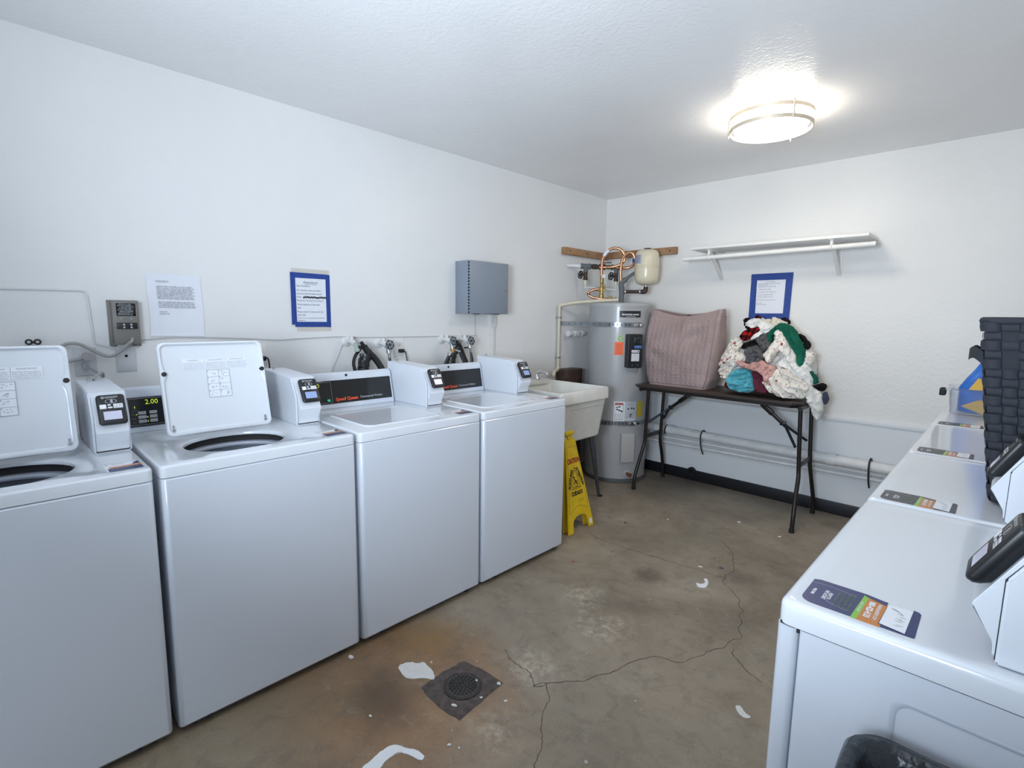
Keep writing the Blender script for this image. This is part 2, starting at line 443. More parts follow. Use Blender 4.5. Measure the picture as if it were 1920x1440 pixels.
wp.loft([[(0, -.024, .683), (0, -.024, .700), (0, -.012, .712), (0, 0, .714), (0, 0, .683)], [(XR, -.024, .683), (XR, -.024, .700), (XR, -.012, .712), (XR, 0, .714), (XR, 0, .683)]])
struct('trim_2', wp, mat('lower_wall_paint', (.74, .755, .775), .45, bs=40, bstr=.25, bdist=.003), label='white lower wall panel with ledge')
struct('baseboard_back', MB().box(.3, XR, -.022, -.012, 0, .092, .003), BASEB)
# cracks in the concrete
rngc = random.Random(3)
for pts in ([(1.95, -3.16), (1.928, -3.111), (1.865, -3.001), (1.734, -2.805), (1.692, -2.848)],
            [(1.692, -2.848), (1.833, -2.635), (1.919, -2.378), (2.036, -2.287), (2.114, -2.046), (2.125, -1.955), (2.017, -1.699), (1.887, -1.539), (1.853, -1.32), (1.769, -1.168), (1.675, -1.054)],
            [(.986, -1.572), (1.216, -1.582), (1.49, -1.554), (1.79, -1.515), (1.86, -1.50)],
            [(2.137, -2.074), (2.233, -2.188), (2.297, -2.2)], [(1.692, -2.848), (1.616, -2.811), (1.458, -2.787)]):
    line = catmull([(x, y, 0) for x, y in pts], 14); L_, R_ = [], []
    for i, q in enumerate(line):
        d = (line[min(i+1, len(line)-1)]-line[max(i-1, 0)]).normalized(); nrm = V((-d.y, d.x, 0))
        q = q+nrm*(noise.noise(q*14)*.022+noise.noise(q*55)*.007); w = .0011+.0022*abs(noise.noise(q*30+V((3, 1, 0))))
        L_.append((q.x+nrm.x*w, q.y+nrm.y*w, .0006)); R_.append((q.x-nrm.x*w, q.y-nrm.y*w, .0006))
    mb = MB(); mb.loft([L_, R_], False, False, closed=False)
    part('crack', mb, CRACK, floor_o, smooth=False)

# ---------------------------------------------------------------- ceiling light
LX, LY = 1.82, -1.185
t = thing('ceiling_light', 'lit round flush ceiling light with two brushed nickel rings', 'lamp', (LX, LY, H))
part('base_pan', MB().lathe([(.175, H), (.175, H-.012), (.01, H-.012)], (LX, LY), 40), SHELFW, t)
part('diffuser', MB().lathe([(.168, H-.012), (.178, H-.03), (.18, H-.075), (.172, H-.095), (.13, H-.108), (.06, H-.113), (.004, H-.114)], (LX, LY), 48), DIFF, t)
for z in (H-.030, H-.088):
    part('ring', MB().loft([[(LX+(.197+dr)*math.cos(2*PI*k/48), LY+(.197+dr)*math.sin(2*PI*k/48), z+dz) for k in range(48)] for dr, dz in ((0, .009), (.006, .009), (.006, -.009), (0, -.009), (0, .009))], False, False), NICKEL, t)
for k in range(3):
    a = math.radians(78+120*k); x, y = LX+.203*math.cos(a), LY+.203*math.sin(a)
    p_ = MB(); p_.cyl((x, y, H-.01), (x, y, H-.10), .006, 10); p_.cyl((x, y, H-.10), (x, y, H-.112), .005, 8, .001)
    p_.cyl((x, y, H-.03), (LX+.17*math.cos(a), LY+.17*math.sin(a), H-.01), .003, 6)
    part('post', p_, NICKEL, t)

# ---------------------------------------------------------------- payment box + reader (shared by both machines)
def slab_local(M, x0, x1, y0, y1, z0, z1, r, er): return MB(M).slab(x0, x1, y0, y1, z0, z1, r, er)
def payment_unit(root, G, r0, r1, of, ob, z0, screen, rng):
    """G maps (right, out, up) to the world"""
    def prof(pts, a, b): m = MB(G); m.loft([[(a, o, z) for o, z in pts], [(b, o, z) for o, z in pts]]); return m
    m = prof([(of, z0), (of, z0+.118), (of-.044, z0+.196), (of-.052, z0+.200), (ob, z0+.212), (ob, z0)], r0, r1)
    bmesh.ops.bevel(m.bm, geom=m.bm.edges[:], offset=.003, segments=2, affect='EDGES')
    hous = part('payment_box', m, BOXW, root)
    part('seam', prof([(of+.0012, z0+.004), (of+.0012, z0+.118), (of-.0428, z0+.1935), (of-.046, z0+.1935), (of-.003, z0+.118), (of-.003, z0+.004)], r0+.0058, r1-.0058), DARKGAP, hous)
    d = prof([(of-.004, z0+.008), (of+.004, z0+.008), (of+.004, z0+.030), (of+.030, z0+.070), (of+.030, z0+.074), (of-.033, z0+.190), (of-.044, z0+.190)], r0+.0065, r1-.0065)
    bmesh.ops.bevel(d.bm, geom=d.bm.edges[:], offset=.002, segments=2, affect='EDGES')
    door = part('box_door', d, BOXW, hous)
    ky = (z0+.212)
    lk = MB(G); lk.cyl((r0+.035, ob+.05, ky-.003), (r0+.035, ob+.05, ky+.012), .006, 10)
    part('key_lock', lk, CHROME, hous)
    # reader on the sloping door
    sl = V((0, -.063, .116)).normalized(); nrm = V((0, .116, .063)).normalized()
    o = V(((r0+r1)/2+.003, of+.030, z0+.074))+sl*.072
    A = G @ Matrix((((1, 0, 0, 0), (0, sl.y, nrm.y, 0), (0, sl.z, nrm.z, 0), (0, 0, 0, 1)))).to_4x4() if False else None
    F = Matrix.Identity(4)
    for i, c in enumerate((V((1, 0, 0)), sl, nrm, o)):
        for j in range(3): F[j][i] = c[j]
    F = G @ F
    rd = MB(F)
    rings = []
    for ins, z in ((.010, 0), (.003, .008), (0, .014), (0, .021), (.0015, .0235), (.004, .025)):
        rings.append([(x, y, z) for x, y in rrect(-.038+ins, .038-ins, -.052+ins, .052-ins*.6, .010)])
    rd.loft(rings)
    reader = part('card_reader', rd, BLACKP, root)
    z = .0256
    part('screen', MB(F).rects([(-.024, -.037, .024, -.008)], z), screen, reader)
    part('decal', MB(F).rects([(-.031, .002, -.014, .017), (.005, .002, .030, .017), (-.010, .012, -.002, .0165), (-.010, .003, .002, .008)], z), WPRINT, reader)
    tx = MB(F); tx.rects(greek(rng, .007, .029, .004, .0035)+greek(rng, .007, .029, .010, .0035), z+.0003)
    part('fine_print', tx, INK, reader)
    lg = MB(F); add_text(lg, 'KIOSOFT', .0085, T(.003, .041, z)); lg.loft([[(-.0205+q*math.cos(2*PI*k/14), .0412+q*math.sin(2*PI*k/14), z) for k in range(14)] for q in (.0026, .0040)], False, False)
    for q in (.003, .0055, .008):
        lg.loft([[(-.004+qq*math.cos(a), .027+qq*math.sin(a), z) for a in [math.radians(-50+100*k/6) for k in range(7)]] for qq in (q, q+.0012)], False, False, closed=False)
    lg.loft([[(q*1.5*math.cos(2*PI*k/24), .027+q*.75*math.sin(2*PI*k/24), z) for k in range(24)] for q in (.0095, .0102)], False, False)
    part('logo', lg, WPRINT, reader)
    return hous, reader

# ---------------------------------------------------------------- washers
WX, WW, WD = 1.037, .651, .71
def washer(yl, lid_open, label, screen, rng, dl=0):
    root = thing('washing_machine', label, 'washing machine', (WX-.355, yl+WW/2, 0), 'top loading coin washers along the left wall')
    G = Matrix(((0, 1, 0, WX), (1, 0, 0, yl), (0, 0, 1, 0), (0, 0, 0, 1)))     # (right, out, up)
    back = -WD
    # cabinet: rolled front corners and rolled-under bottom edge
    rings = []
    for ins, z in ((.016, .022), (.008, .026), (.0, .036), (0, .45), (0, .868), (.004, .873)):
        rings.append([(x, y, z) for x, y in rrect(0.001, WW-.001, back+.005, -ins, .016, 5)])
    cab = part('cabinet', MB(G).loft(rings, True, not lid_open), ENAMEL_DIM, root)
    part('base', MB(G).box(.03, WW-.03, back+.03, -.05, .004, .03), DARKGAP, root)
    for r in (.05, WW-.05):
        for o in (back+.06, -.06):
            q = G @ V((r, o, 0)); part('foot', MB().lathe([(.022, 0), (.022, .012), (.01, .014), (.01, .03)], (q.x, q.y), 12), RUBBER, root)
    for r in (.09, WW-.09):
        part('clip', MB(G).box(r-.006, r+.006, -.014, -.002, .020, .030), DARKGAP, root)
    # top panel with rolled edges
    zt, zb, er = .914, .8755, .008
    hc = (.290+dl*.65, -.237); hx, hy = .168, .150
    outer = [(zb, 0.0)]+[(zt-er+er*math.sin(a), er*(1-math.cos(a))) for a in [PI/2*i/4 for i in range(5)]]
    rings = [[(x, y, zb+.0) for x, y in rrect(.006, WW-.006, back+.006, -.006, .014, 4, 6)]]
    rings += [[(x, y, z) for x, y in rrect(d, WW-d, back+d, -d, .018-d*.5, 4, 6)] for z, d in outer]
    top = MB(G)
    if lid_open:
        # recessed lid well, then the round drum mouth
        per = rrect(.075+dl*.65, .490+dl*.65, -.42, -.065, .045, 4, 6)
        def mouth(k, z):
            out = []
            for x, y in per:
                a = math.atan2((y-hc[1])/.178, (x-hc[0])/.205); out.append((hc[0]+hx*k*math.cos(a), hc[1]+hy*k*math.sin(a), z))
            return out
        rings.append([(x, y, zt) for x, y in per])
        rings.append([(hc[0]+(x-hc[0])*.965, hc[1]+(y-hc[1])*.965, zt-.005) for x, y in per])
        rings += [mouth(1.05, zt-.006), mouth(1.012, zt-.009), mouth(1.0, zt-.014), mouth(1.002, zt-.019)]
        top.loft(rings, False, False)
    else:
        top.loft(rings, True, True)
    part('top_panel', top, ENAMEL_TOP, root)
    if lid_open:
        def el(k, z, n=48): return [(hc[0]+hx*k*math.cos(2*PI*i/n), hc[1]+hy*k*math.sin(2*PI*i/n), z) for i in range(n)]
        drum = part('wash_drum', MB(G).loft([el(1.10, zt-.060), el(1.12, zt-.37), el(.2, zt-.385)], False, True), TUBIN, root)
        part('drum_ring', MB(G).loft([el(1.10, zt-.046), el(.965, zt-.047), el(.945, zt-.052), el(.945, zt-.058), el(.965, zt-.062), el(1.10, zt-.066)], False, False), mat('grey_ring', (.40, .43, .50), .35), drum)
        part('drum_gap', MB(G).loft([el(1.03, zt-.0185), el(1.09, zt-.022), el(1.09, zt-.050)], False, False), DARKGAP, drum)
        c = G @ V((hc[0], hc[1], 0))
        part('agitator', MB().lathe([(.10, .52), (.07, .56), (.045, .62), (.04, .72), (.03, .745), (.004, .75)], (c.x, c.y), 20), mat('agitator_grey', (.5, .52, .56), .4), root)
        # bleach cup at the drum mouth corner
        part('bleach_cup', MB(G).slab(hc[0]+.080, hc[0]+.150, hc[1]+.02, hc[1]+.10, zt-.060, zt-.036, .03, .01), mat('cup_white', (.66, .70, .76), .4), root)
        # open lid leaning back
        F = G @ frame((.282+dl, -.352, .928), (1, 0, 0), (0, -.082, .338))
        # inner face shows to the front: local z must point out of the machine
        w, h = .184, .350
        per = []
        for x, y in rrect(-w, w, 0, h, .022, 6, 12):
            e = max(0, 1-abs(y-h*.66)/.035); s_ = 1 if x > 0 else -1
            per.append((x, y, e*e*(3-2*e)*.0 if abs(x) < w-.001 else e))
        def inset(d, z, notch=0):
            out = []
            for x, y, e in per:
                cx, cy = 0, h/2
                fx = (w-d)/w; fy = (h/2-d)/(h/2)
                out.append((x*fx-(notch*max(0, min(1, e))*(1 if x > 0 else -1) if e else 0), cy+(y-cy)*fy, z))
            return out
        sg = -1   # local +z of this frame runs into the machine; front is -z
        lid = MB(F)
        lid.loft([inset(.004, sg*-.014), inset(0, sg*-.010), inset(0, sg*.006), inset(.002, sg*.010), inset(.007, sg*.011), inset(.010, sg*.008, .010), inset(.013, sg*.001, .012), inset(.020, sg*-.001, .010)])
        lo = part('lid', lid, ENAMEL_TOP, root)
        for s_ in (-1, 1):
            b = MB(F); q = (s_*(w-.012), h*.66, 0)
            b.cyl((q[0], q[1], sg*.0), (q[0], q[1], sg*.012), .0085, 14); b.cyl((q[0], q[1], sg*.012), (q[0], q[1], sg*.0135), .006, 12)
            part('bumper', b, RUBBER, lo)
            sc = MB(F); sc.cyl((s_*(w-.022), .022, 0), (s_*(w-.022), .022, sg*.004), .006, 10); sc.box(s_*(w-.022)-.003, s_*(w-.022)+.003, .030, .040, min(0, sg*.003), max(0, sg*.003))
            part('hinge_screw', sc, GALV, lo)
        zz = sg*.0006
        lab = MB(F); lab.rects([(-.108+.076*k, h*.70, -.034+.076*k, h*.70+.040) for k in range(3)]+[(-.030, h*.38, .050, h*.68)], zz)
        labo = part('instruction_label', lab, mat('label_white', (.76, .785, .83), .4), lo)
        tx = MB(F)
        for k, wd in enumerate(('WARNING', 'AVERTISSEMENT', 'ADVERTENCIA')):
            add_text(tx, wd, .0075, T(-.071+.076*k, h*.70+.033, zz*2.2))
            tx.rects(sum([greek(rng, -.105+.076*k, -.037+.076*k, h*.70+.003+.0062*j, .003) for j in range(4)], []), zz*2.2)
        x0, x1, y0, y1 = -.030, .050, h*.38, h*.68
        lines = [(x0, y0+(y1-y0)*j/4-.0006, x1, y0+(y1-y0)*j/4+.0006) for j in range(5)]+[(x-.0006, y0, x+.0006, y1) for x in (x0, .010, x1)]
        for j in range(4):
            for i in range(2):
                bx, by = x0+.006+.04*i, y0+.006+(y1-y0)/4*j
                for q in range(6):
                    ax = bx+rng.uniform(0, .024); ay = by+rng.uniform(0, .012); lines.append((ax, ay, ax+rng.uniform(.001, .007), ay+rng.uniform(.0008, .003)))
                lines.append((x0+.002+.04*i, y0+(y1-y0)/4*(j+1)-.006, x0+.005+.04*i, y0+(y1-y0)/4*(j+1)-.002))
        tx.rects(lines, zz*2.2)
        part('lettering', tx, mat('label_ink', (.33, .35, .40), .6), labo)
    else:
        lid = MB(G)
        lid.loft([[(x, y, z) for x, y in rrect(.078+d, .478-d, -.425+d, -.075-d, .03, 6, 2)] for d, z in ((0, zt-.001), (0, zt+.002), (.003, zt+.005), (.012, zt+.0055), (.020, zt+.0030), (.028, zt+.0024))])
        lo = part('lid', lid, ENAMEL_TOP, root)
    # console
    prof = [(-.578, zt), (-.587, zt+.012), (-.615, zt+.145), (-.618, zt+.165), (-.628, zt+.174), (-.645, zt+.174), (back+.01, zt+.150), (back+.01, zt)]
    m = MB(G).loft([[(.012, o, z) for o, z in prof], [(.537, o, z) for o, z in prof]])
    bmesh.ops.bevel(m.bm, geom=[e for e in m.bm.edges], offset=.0025, segments=2, affect='EDGES')
    con = part('console', m, ENAMEL_DIM, root)
    fo, fz = V((0, -.587, zt+.012)), V((0, -.028, .133))
    F = Matrix.Identity(4)
    up = fz.normalized(); out = V((0, up.z, -up.y))
    for i, c in enumerate((V((1, 0, 0)), up, out, fo)):
        for j in range(3): F[j][i] = c[j]
    F = G @ F
    pan = part('control_panel', MB(F).box(.020, .528, .010, .126, .0005, .0025), GLOSSBLK, con)
    gl = MB(F).rects([(.027, .119, .186, .1203), (.027, .0155, .186, .0168), (.027, .0155, .0283, .1203), (.1847, .0155, .186, .1203)]+[(.027, .1235, .142, .1245)], .0031)
    part('outline', gl, GREYL, con)
    dg = MB(F); add_text(dg, '2.00', .027, T(.104, .104, .0032), xs=.95)
    part('display_digits', dg, LEDY, con)
    for q in ((.046, .083, .0485, .091), (.050, .056, .0525, .061), (.085, .043, .0875, .048), (.085, .0265, .0875, .0315)): part('indicator_light', MB(F).rects([q], .0032), LEDY, con)
    bt = MB(F)
    for i in range(2):
        for j in range(3): bt.box(.056+.037*i, .082+.036*i, .024+.0165*j, .036+.0165*j, .002, .0045, .001)
    part('button', bt, mat('grey_button', (.50, .50, .50), .45), con)
    part('start_button', MB(F).box(.159, .174, .0225, .0335, .002, .005, .001), LEDG, con, label='green start button')
    bx = MB(F); bx.rects(greek(rng, .035, .049, .056, .003)+greek(rng, .035, .047, .041, .003)+greek(rng, .035, .047, .026, .003)+greek(rng, .04, .06, .073, .003)+
                          sum([greek(rng, .059+.037*i, .080+.036*i, .0285+.0165*j, .004) for i in range(2) for j in range(3)], []), .0050)
    part('legend', bx, INKL, con)
    t1 = MB(F); add_text(t1, 'Speed Queen', .0225, T(.265, .029, .0033), xs=1.0, bold=.0009); part('brand_lettering', t1, REDTX, con, label='red Speed Queen lettering')
    t2 = MB(F); add_text(t2, 'Commercial Washer', .0165, T(.404, .030, .0033), xs=.95); part('model_lettering', t2, GREYTX, con)
    pl = MB(G); pl.cyl((.275, -.6165, zt+.158), (.275, -.6135, zt+.1585), .0065, 14); part('plug_cap', pl, RUBBER, con)
    # payment unit and price sticker
    payment_unit(root, G, .550, .652, -.304, -.665, zt, screen, rng)
    zs = zt+.0006
    st = part('price_sticker', MB(G).rects([(.548, -.135, .636, -.037)], zs), WPRINT, root)
    nv = MB(G); nv.poly([(.552, -.037, zs+.0003), (.636, -.037, zs+.0003), (.636, -.075, zs+.0003), (.552, -.075, zs+.0003)]); nv.poly([(.622, -.118, zs+.0003), (.636, -.134, zs+.0003), (.636, -.098, zs+.0003), (.616, -.098, zs+.0003)])
    part('navy_band', nv, NAVY, st)
    ob = MB(G).rects([(.558, -.096, .636, -.076)], zs+.0003); part('orange_band', ob, ORANGE, st)
    tx = MB(G).rects(greek(rng, .560, .630, -.090, .006), zs+.0005); part('lettering', tx, WPRINT, st)
    tk = MB(G).rects([(.548, -.137, .62, -.135), (.552, -.124, .560, -.119), (.568, -.122, .60, -.1195)], zs+.0003); part('rule_line', tk, NAVY, st)
    return root
rng = random.Random(11)
PW = .6684; Y4 = -1.8563
washer(Y4-3*PW-WW, True, 'white top loading washer with raised lid, cut off by the left edge of the photo', SCREENW, rng, .052)
washer(Y4-2*PW-WW, True, 'white top loading washer with raised lid, drum opening in full view', SCREEN, rng)
washer(Y4-PW-WW, False, 'white top loading washer with closed lid, between the raised lid washer and the last washer', SCREENW, rng)
washer(Y4-WW, False, 'white top loading washer with closed lid, farthest one, beside the cream laundry sink', SCREEN, rng)

# ---------------------------------------------------------------- dryers
DX, DWd, DD, DZ = 2.627, .676, .71, .934
def dryer(ynear, label, rng, faded):
    root = thing('clothes_dryer', label, 'dryer', (DX+.355, ynear+DWd/2, 0), 'white dryers along the right wall')
    G = Matrix(((0, -1, 0, DX), (-1, 0, 0, ynear+DWd), (0, 0, 1, 0), (0, 0, 0, 1)))
    cab = MB(G); cab.loft([[(x, y, z) for x, y in rrect(.001, DWd-.001, -DD+.004, -.033, .006, 3)] for z in (.03, .8915)])
    cabo = part('cabinet', cab, ENAMEL_DIM, root)
    # pressed rectangle on both flanks
    for side in (.001-.0005, DWd-.001+.0005):
        def pr(d, dz): return [(side+dz*(1 if side > .3 else -1), y, z) for y, z in rrect(-.60+d, -.158-d, .14+d, .848-d, .02, 5, 2)]
        part('pressed_panel', MB(G).loft([pr(0, .0002), pr(.002, .0010), pr(.005, .0010), pr(.007, .0002)], False, False), mat('press_line', (.50, .54, .61), .4), cabo)
    fr = MB(G); fr.loft([[(x, y, z) for x, y in rrect(.0005, DWd-.0005, -.031, 0, .010, 5)] for z in (.022, .891)])
    fo = part('front_panel', fr, ENAMEL_DIM, root)
    dr = MB(G @ frame((.338, -.0, .50), (1, 0, 0), (0, 0, 1))); 
    Fd = G @ frame((.338, -.0005, .47), (1, 0, 0), (0, 0, 1))
    dr = MB(Fd); dr.slab(-.22, .22, -.20, .24, -.016, .0, .05, .008)
    do = part('door', dr, ENAMEL_TOP, root)
    part('handle', MB(Fd).box(-.19, -.165, -.04, .08, -.024, -.008, .004), BLACKP, do)
    part('base', MB(G).box(.03, DWd-.03, -DD+.03, -.05, .004, .035), DARKGAP, root)
    for r in (.05, DWd-.05):
        for o in (-DD+.06, -.06):
            q = G @ V((r, o, 0)); part('foot', MB().lathe([(.02, 0), (.02, .012), (.009, .014), (.009, .03)], (q.x, q.y), 12), RUBBER, root)
    zb = DZ-.0405
    rings = [[(x, y, zb) for x, y in rrect(.008, DWd-.008, -DD+.008, -.008, .010, 4)]]
    er = .012
    rings += [[(x, y, zb) for x, y in rrect(0, DWd, -DD, 0, .018, 4)]]
    rings += [[(x, y, DZ-er+er*math.sin(a)) for x, y in rrect(er*(1-math.cos(a)), DWd-er*(1-math.cos(a)), -DD+er*(1-math.cos(a)), -er*(1-math.cos(a)), .018, 4)] for a in [PI/2*i/4 for i in range(5)]]
    part('top_gap', MB(G).box(.004, DWd-.004, -DD+.006, -.004, .884, zb+.002), DARKGAP, cabo)
    # slight dish toward the middle
    rings.append([(x, y, DZ-.0022) for x, y in rrect(.03, DWd-.03, -DD+.03, -.03, .02, 4)])
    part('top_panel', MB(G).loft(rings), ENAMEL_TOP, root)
    prof = [(-.56, DZ-.003), (-.60, DZ+.15), (-.62, DZ+.17), (-.66, DZ+.172), (-.70, DZ+.15), (-.70, DZ-.003)]
    con = MB(G).loft([[(.01, o, z) for o, z in prof], [(.535, o, z) for o, z in prof]])
    bmesh.ops.bevel(con.bm, geom=con.bm.edges[:], offset=.003, segments=2, affect='EDGES')
    co_ = part('console', con, ENAMEL_DIM, root)
    up = V((0, -.04, .153)).normalized(); F = Matrix.Identity(4)
    for i, c in enumerate((V((1, 0, 0)), up, V((0, up.z, -up.y)), V((0, -.56, DZ-.003)))):
        for j in range(3): F[j][i] = c[j]
    part('control_panel', MB(G @ F).box(.02, .525, .02, .14, .0005, .0025), GLOSSBLK, co_)
    payment_unit(root, G, .548, .646, -.258, -.665, DZ-.001, SCREENW, rng)
    # sticker, printed to be read from the front of the dryer
    zs = DZ-.0002; n1 = NAVYG if faded else NAVY
    r0, r1 = .562, .655        # across; out runs from the front edge inward
    P = lambda r, o, k=0: (r, -o, DZ-.0014+.0003*k)
    st = MB(G)
    body = [P(r1, .016), P(r1, .162), P(r1+.002, .166), P(r1-.004, .174), P(r0+.006, .173), P(r0, .170), P(r0-.002, .163), P(r1-.008, .161), P(r1-.014, .130), P(r0, .130), P(r0, .126), P(r0-.006, .100), P(r0-.006, .034), P(r0-.001, .024), P(r0+.008, .018)]
    so = part('price_sticker', st.poly(body), n1, root)
    part('orange_block', MB(G).poly([P(r1, .103, 1), P(r0+.006, .105, 1), P(r0+.016, .131, 1), P(r1-.012, .129, 1), P(r1-.008, .133, 1), P(r1, .132, 1)]), ORANGE, so)
    part('green_block', MB(G).poly([P(r1, .095, 1), P(r0+.002, .098, 1), P(r0+.006, .105, 1), P(r1, .103, 1)]), LIME, so)
    part('white_card', MB(G).poly([P(r1-.013, .130, 2), P(r0+.006, .132, 2), P(r0+.004, .163, 2), P(r1-.007, .162, 2)]), WPRINT, so)
    Fs = lambda o, k=2: G @ frame(P((r0+r1)/2, o, k), (1, 0, 0), (0, -1, 0))
    w1 = MB()
    add_text(w1, '800-422-4133', .0115, Fs(.112), xs=.9, bold=.0005); add_text(w1, 'WASHLAUNDRY.COM', .0068, Fs(.1225), xs=.85, bold=.0002)
    add_text(w1, 'REPORT A PROBLEM', .0052, Fs(.100), xs=.8)
    add_text(w1, 'WELCOME', .0062, Fs(.034), xs=.8, bold=.0003); add_text(w1, 'HOW TO\nPAY & START', .0075, Fs(.054), xs=.8, spacing=.85, bold=.0003)
    part('lettering', w1, WPRINT, so)
    w2 = MB(G); rg = random.Random(5)
    for j in range(4):
        for x0, y0, x1, y1 in greek(rg, r0+.022-.003*j, r1-.018+.002*j, 0, .0048): w2.poly([P(x, .066+.0068*j+y, 2) for x, y in ((x0, y0), (x1, y0), (x1, y1*.9), (x0, y1*.9))])
    part('small_print', w2, GREENTX, so)
    arc = MB(G); q0 = catmull([P(r0+.012, .022, 1), P(r0+.010, .05, 1), P(r0+.016, .09, 1)], 8)+[]
    arc.loft([q0, [p_+V((.0006, 0, 0)) for p_ in q0]], False, False, closed=False)
    q0 = catmull([P(r1-.016, .088, 1), P(r1-.026, .060, 1), P(r1-.045, .048, 1)], 8); arc.loft([q0, [p_+V((.0006, .0004, 0)) for p_ in q0]], False, False, closed=False)
    part('dotted_arc', arc, GREYTX, so)
    sg_ = MB(G)
    for k in range(2):
        pts = [P(r0+.016+.002*k+.012*t_, .137+.014*t_+.003*math.sin(3*t_)+.002*k, 3) for t_ in [i/8 for i in range(9)]]
        sg_.loft([pts, [(a+.0010, b, c) for a, b, c in pts]], False, False, closed=False)
    for k, x in enumerate((.030, .038, .046, .050, .054, .066, .070)):
        o_ = .146+.004*(k % 2); sg_.poly([P(r0+x, o_, 3), P(r0+x+.0007, o_, 3), P(r0+x+.0016, o_+.008, 3), P(r0+x+.0009, o_+.008, 3)])
    part('handwriting', sg_, INK, so)
    return root
D1 = -3.3138; PDn = .6796
dryer(D1, 'white dryer nearest the camera, bright navy and orange sticker, trash can at its side', rng, False)
dryer(D1+PDn, 'white dryer with the tall dark woven basket standing on it', rng, True)
dryer(D1+2*PDn, 'white dryer with bare top seen to the left of the woven basket', rng, True)
dryer(D1+3*PDn, 'farthest white dryer, carrying the clear plastic bin', rng, True)

# ---------------------------------------------------------------- left wall fittings
EY, EZ = (0, 1, 0), (0, 0, 1)
def left_frame(y, z, x=.001): return frame((x, y, z), EY, EZ)
def back_frame(x, z, y=-.001): return frame((x, y, z), (1, 0, 0), EZ)
# paper notice without tape
t = thing('notice', 'plain white paper notice beside the grey transformer box', 'notice', (0, -3.533, 1.27))
F = left_frame(-3.533, 1.414)
def paper(i, j):
    u, v_ = i/12, j/14
    return (-.110+.220*u+.003*math.sin(5*v_), -.144+.288*v_-.006*u, .002+.004*abs(noise.noise(V((u*3, v_*3, 2))))+(.004 if j == 0 else 0))
po = part('sheet', MB(F).grid(paper, 13, 15), PAPER, t)
tx = MB(F); add_text(tx, 'PLEASE!!!!', .012, T(-.077, .106, .008), 'LEFT')
rg = random.Random(2)
ls = []
for j in range(8): ls += greek(rg, -.076+.001*j*.3, .076+(.004 if j % 2 else -.006), .081-.0078*j, .0052)
for j in range(4): ls += greek(rg, -.072, .078+(.003 if j % 2 else -.004), .010-.0078*j, .0052)
ls += greek(rg, -.070, -.038, -.034, .0052)+greek(rg, -.070, -.030, -.044, .0052)
tx.rects(ls, .0078); part('lettering', tx, INKL, t)
# blue taped notice
t = thing('notice', 'paper Attention notice framed in blue tape between two washers above the wire', 'notice', (0, -2.877, 1.306))
F = left_frame(-2.877, 1.455)
for nm, q in (('tape_remnant', [(-.105, .150, .112, .172)]), ('tape_remnant', [(-.085, -.172, .115, -.148)])):
    part(nm, MB(F).rects(q, .0006), BEIGET, t, label='beige masking tape')
sh = part('sheet', MB(F).rects([(-.10, -.130, .10, .135)], .0012), PAPER, t)
for q in ([(-.113, .121), (.100, .121), (.102, .148), (-.113, .150)], [(-.113, -.135), (-.086, -.135), (-.088, .150), (-.113, .150)],
          [(.088, -.150), (.113, -.150), (.113, .147), (.088, .147)], [(-.095, -.148), (.112, -.149), (.112, -.120), (-.095, -.119)]):
    kz = .0008*(len(t.children)%5); part('tape_strip', MB(F).loft([[(x, y, .0016) for x, y in q], [(x, y, .0022+kz) for x, y in q]]), BLUET, t, smooth=False)
tx = MB(F)
add_text(tx, 'Attention!', .020, T(0, .098, .0018)); tx.rects([(-.036, .086, .036, .0872)], .0018)
for s_, y, z_ in (('Dear Residents,', .078, .0135), ('Our laundry room and office', .054, .0135), ('area has been flooded several', .036, .0135), ('times', .018, .0135),
                  ('Please do not load more than 2', -.002, .0135), ('Wash machine at the same', -.024, .0135), ('time.', -.042, .0135), ('Please wait 3-5 minutes for the', -.064, .0135), ('next load.', -.081, .0135),
                  ('Thank you for your understanding and cooperation', -.098, .0085), ('Management', -.112, .0095)):
    add_text(tx, s_, z_, T(-.080, y, .0018), 'LEFT', xs=.88)
part('lettering', tx, INK, t)
sc = MB(F)
for k in range(34):
    x = -.047+k*.004; y = .0165+rg.uniform(-.003, .003); sc.poly([(x, y-.005, .0026), (x+.005, y-.004, .0026), (x+.006, y+.004, .0026), (x+.001, y+.005, .0026)])
part('scribble', sc, INK, t)
# transformer
t = thing('transformer_box', 'taupe wall transformer box with black data plate, left of the paper notice', 'electrical box', (0, -3.737, 1.237))
part('case', MB().box(.001, .056, -3.785, -3.690, 1.238, 1.427, .004), TAUPE, t)
part('back_plate', MB().box(.0, .004, -3.797, -3.682, 1.225, 1.430, .001), TAUPE, t)
F = left_frame(-3.7375, 1.34, .0565)
pl = part('data_plate', MB(F).rects([(-.036, .020, .037, .078)], .0004), GLOSSBLK, t)
tx = MB(F); tx.rects([(-.036, .020, .037, .0207), (-.036, .0773, .037, .078), (-.036, .02, -.0353, .078), (.0363, .02, .037, .078)]+sum([greek(rg, -.030+.004*(j % 3), .030-.004*((j+1) % 3), .027+.0062*j, .0036) for j in range(8)], []), .0008)
tx.lathe([(.0004, .0009), (.004, .0009)], (.028, .026), 12)
part('plate_lettering', tx, GREYTX, pl)
ts = part('terminal_strip', MB(F).box(-.037, .037, -.035, -.008, 0, .006, .001), BLACKP, t)
for i in range(2):
    for j in range(2):
        q = MB(F); q.cyl((-.012+.026*i, -.016-.012*j, .004), (-.012+.026*i, -.016-.012*j, .011), .0045, 10); part('terminal_screw', q, CHROME, ts)
for i in range(2):
    q = MB(F); q.cyl((-.020+.037*i, .010, 0), (-.020+.037*i, .010, .003), .004, 10); part('rivet', q, GALV, t)
